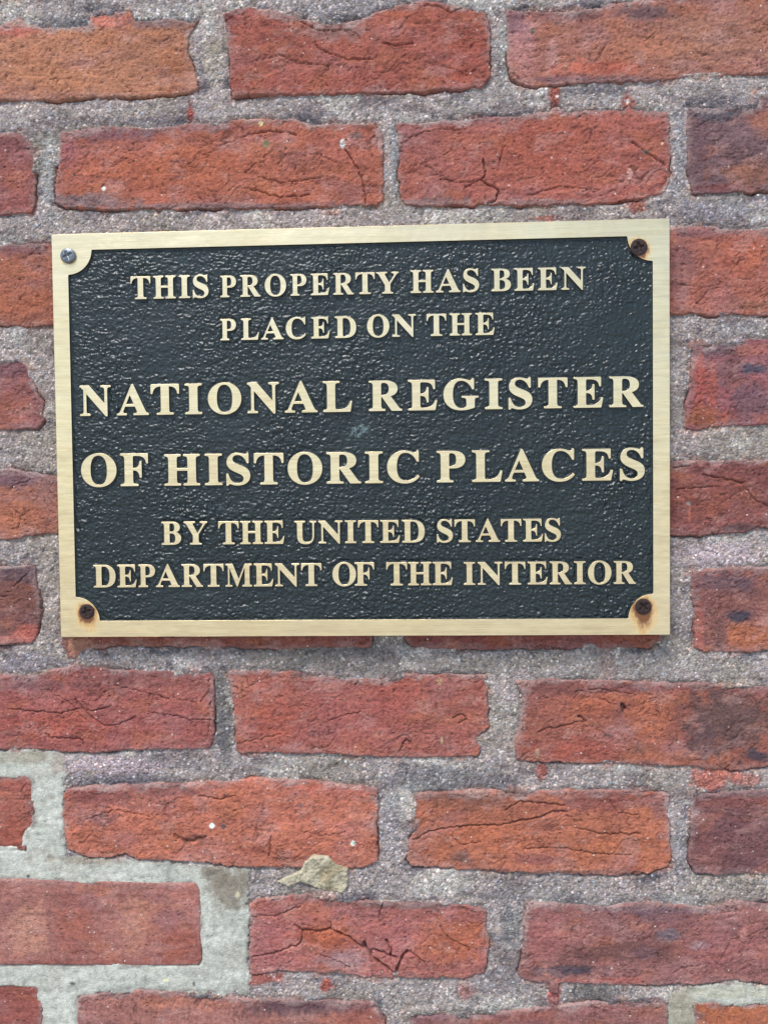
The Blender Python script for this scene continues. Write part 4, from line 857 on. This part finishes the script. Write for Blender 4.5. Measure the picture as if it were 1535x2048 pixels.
for key, (b0, b1, cap, wx, words) in LINES.items():
    xa, za = to_plane(*b0, -PF); xb, zb = to_plane(*b1, -PF)
    for w, p0, p1 in words:
        yb = np.interp((p0+p1)/2, [b0[0], b1[0]], [b0[1], b1[1]])
        X0, Zc = to_plane(p0, yb, -PF); X1, _ = to_plane(p1, yb, -PF)
        z = np.interp((X0+X1)/2, [xa, xb], [za, zb])*0.5 + 0.5*(za+zb)/2
        _, zt = to_plane((p0+p1)/2, yb-cap, -PF); S = zt-Zc
        wd = []
        for ch in w:
            Ls = glyph_loops(ch, WS.get(ch, 1.0)*1.06 if cap < 50 else WL.get(ch, 1.0)*1.05, 0)
            lo = min(P[:, 0].min() for P in Ls); hi = max(P[:, 0].max() for P in Ls)
            wd.append((Ls, lo, hi))
        nat = sum(h_-l_ for _, l_, h_ in wd)*S
        # optical gap: open pairs (TA, AT, LA, PA) sit closer
        gw = []
        for a_, b_ in zip(w[:-1], w[1:]):
            g_ = 1.0
            if a_ in 'ATPYLFR' and b_ in 'ATYVC' and a_ != b_: g_ = 0.45
            if a_ in 'OCGD' or b_ in 'OCGD': g_ *= 1.05
            if a_ in 'IHNM' and b_ in 'IHNM': g_ = 1.15
            gw.append(g_)
        gap = ((X1-X0)-nat)/max(1e-6, sum(gw))
        cx = X0
        for i_, (Ls, lo, hi) in enumerate(wd):
            loops_ = []
            for P in Ls:
                Q = np.stack([(P[:, 0]-lo)*S + cx, P[:, 1]*S + z], 1)
                Q = smooth_loop(resample(Q, 0.00026), 1)
                d_ = offs(Q, 0.0001) - Q
                Q = Q + d_*(np.array([0.5, 1.6]) if cap < 50 else np.array([2.6, 2.2]))
                loops_.append(Q)
            ctr = (float(cx+(hi-lo)*S/2), float(z+S/2))
            letter_bases.append([offs(Q, 0.0003) for Q in loops_])
            me = raised('letter', loops_, [(-0.00007, 0.0), (0.00004, 0.00010), (0.00016, DEPTH*0.6), (0.00042, DEPTH+0.0008)], 1, ctr)
            part('letter', me, (ctr[0], y0, ctr[1]))
            cx += (hi-lo)*S + (gap*gw[i_] if i_ < len(gw) else 0)

# ---- sunk field with its cast pebbled texture
st = 0.0005
gx = np.arange(-hw+BW-0.002, hw-BW+0.0021, st); gz = np.arange(-hh+BW-0.002, hh-BW+0.0021, st)
X, Z = np.meshgrid(gx, gz)
wx_ = perlin(X*120, Z*120, 200); wz_ = perlin(X*120, Z*120, 201)
A = X*300 + 0.8*wx_; B = Z*420 + 0.8*wz_ + 0.12*A
n1 = perlin(A, B, 202); n2 = perlin(A*2.1+3, B*1.9, 203); n3 = perlin(X*1000, Z*1200, 204)
n4 = perlin(X*160+wx_*0.6, Z*240, 208)
def worley(x, y, seed):
    xi = np.floor(x).astype(int); yi = np.floor(y).astype(int)
    f1 = np.full(x.shape, 9.0)
    for dx in (-1, 0, 1):
        for dy in (-1, 0, 1):
            cx_, cy_ = xi+dx, yi+dy
            h = _perm[_perm[(cx_+seed) & 255] + (cy_ & 255)]; h2 = _perm[h + 71]
            f1 = np.minimum(f1, (cx_+0.1+0.8*h/255.0-x)**2 + (cy_+0.1+0.8*h2/255.0-y)**2)
    return np.sqrt(f1)
ax, az = X + 0.0016*wx_ + 0.0007*perlin(X*420, Z*420, 209), Z + 0.0012*wz_ + 0.0006*perlin(X*420, Z*420, 210)
w1_ = 1 - np.clip(worley(ax*330, az*470 + ax*60, 5), 0, 1)
w2_ = 1 - np.clip(worley(ax*640, az*800, 9), 0, 1)
peb = 0.80*w1_ + 0.60*w2_ + 0.55*np.abs(n1) + 0.30*n4 + 0.16*n3
amp = 0.00125*(0.85+0.45*perlin(X*25, Z*25, 205))*(1+0.25*(1-sst(-0.1, 0.05, Z)))
di = sdf(INN, X, Z)
Hf = amp*peb + 0.0002*perlin(X*30, Z*30, 206)
dl = np.full(X.shape, 1.0)
for Ls in letter_bases:
    a0 = np.vstack(Ls); x0, z0 = a0.min(0)-0.003; x1, z1 = a0.max(0)+0.003
    ix = np.nonzero((gx > x0) & (gx < x1))[0]; iz = np.nonzero((gz > z0) & (gz < z1))[0]
    sl = (slice(iz[0], iz[-1]+1), slice(ix[0], ix[-1]+1))
    xs, zs = X[sl], Z[sl]
    dd = None
    ins = np.zeros(xs.shape, bool); m = np.full(xs.shape, 1.0)
    for L in Ls:
        s_ = sdf(L[::2], xs, zs); ins ^= s_ > 0; m = np.minimum(m, np.abs(s_))
    dl[sl] = np.minimum(dl[sl], np.where(ins, 0.0, m))
fil = lambda d_, w, h: h*np.clip(1-d_/w, 0, 1)**2
flat_ = 1-np.exp(-(np.minimum(dl, np.maximum(di, 0))/0.0010)**2)
Hf = Hf*(0.25+0.75*flat_) + fil(dl, 0.0014, 0.0008) + fil(np.maximum(di, 0), 0.0016, 0.0010)
Hf += 0.0006*np.exp(-((hw-BW-X)/0.004)**2)*sst(-0.12, 0.09, Z) * (di > 0)
Y = -PF + DEPTH - Hf
keep = di > -0.0012
keep = keep[:-1, :-1] & keep[1:, 1:] & keep[1:, :-1] & keep[:-1, 1:]
part('sunk_field', grid_mesh('sunk_field', gx, gz, Y, keep, None, (M_PAINT,), (0, y0, 0)), (0, y0, 0), label='dark pebbled enamelled ground behind the letters')

# ---- screws
def screw(x, z, r, dome, proud, mat, rot, slot_d, label):
    nr, ns = 34, 72
    V = [(0, 0, 0)]; F = []
    def height(xx, zz, rr):
        h = proud + dome*math.sqrt(max(0.0, 1-(rr/r)**2*0.92)) - dome*0.28
        c_, s_ = math.cos(rot), math.sin(rot)
        u, v_ = xx*c_+zz*s_, -xx*s_+zz*c_
        wq = 0.13*r; lq = 0.58*r
        a_ = max(0.0, 1-max(0.0, abs(u)-wq)/(0.07*r))*max(0.0, 1-max(0.0, abs(v_)-lq)/(0.12*r))
        b_ = max(0.0, 1-max(0.0, abs(v_)-wq)/(0.07*r))*max(0.0, 1-max(0.0, abs(u)-lq)/(0.12*r))
        k_ = max(a_, b_)
        dep = slot_d*(1-0.55*rr/(lq))
        return h - k_*max(dep, 0)
    V[0] = (0, -height(0, 0, 0), 0)
    for i in range(1, nr+1):
        rr = r*i/nr
        for j in range(ns):
            t = 2*math.pi*j/ns
            xx, zz = rr*math.cos(t), rr*math.sin(t)
            V.append((xx, -height(xx, zz, rr), zz))
    for j in range(ns):                                   # rim, then shank into the wall
        t = 2*math.pi*j/ns; V.append((r*1.0*math.cos(t), -(proud-dome*0.35) if proud > 0.001 else 0.0012, r*math.sin(t)))
    for j in range(ns):
        t = 2*math.pi*j/ns; V.append((r*0.5*math.cos(t), 0.004, r*0.5*math.sin(t)))
    for j in range(ns):
        t = 2*math.pi*j/ns; V.append((r*0.42*math.cos(t), 0.03, r*0.42*math.sin(t)))
    for j in range(ns): F.append((0, 1+j, 1+(j+1) % ns))
    for i in range(nr+2):
        for j in range(ns):
            a_ = 1+i*ns+j; b_ = 1+i*ns+(j+1) % ns
            F.append((a_, a_+ns, b_+ns, b_))
    me = mesh_from('screw', V, F, True, (mat,))
    part('screw', me, (x, y0, z), label=label)
zs = [(0.0047, 0.0016, 0.0012, M_ZINC, 0.45, 0.0016, 'grey zinc pan head screw with a rust stained rim'),
      (0.0051, 0.0006, 0.0001, M_RUST, 0.2, 0.0014, 'dark rusted screw set in the upper right corner'),
      (0.0047, 0.0010, 0.0004, M_RUST, 0.35, 0.0016, 'brown rusted cross head screw'),
      (0.0049, 0.0010, 0.0005, M_RUST, 0.75, 0.0016, 'near black rusted screw above a wide rust stain')]
for (x, z, _), a_ in zip(SCREWS, zs): screw(float(x), float(z), *a_)
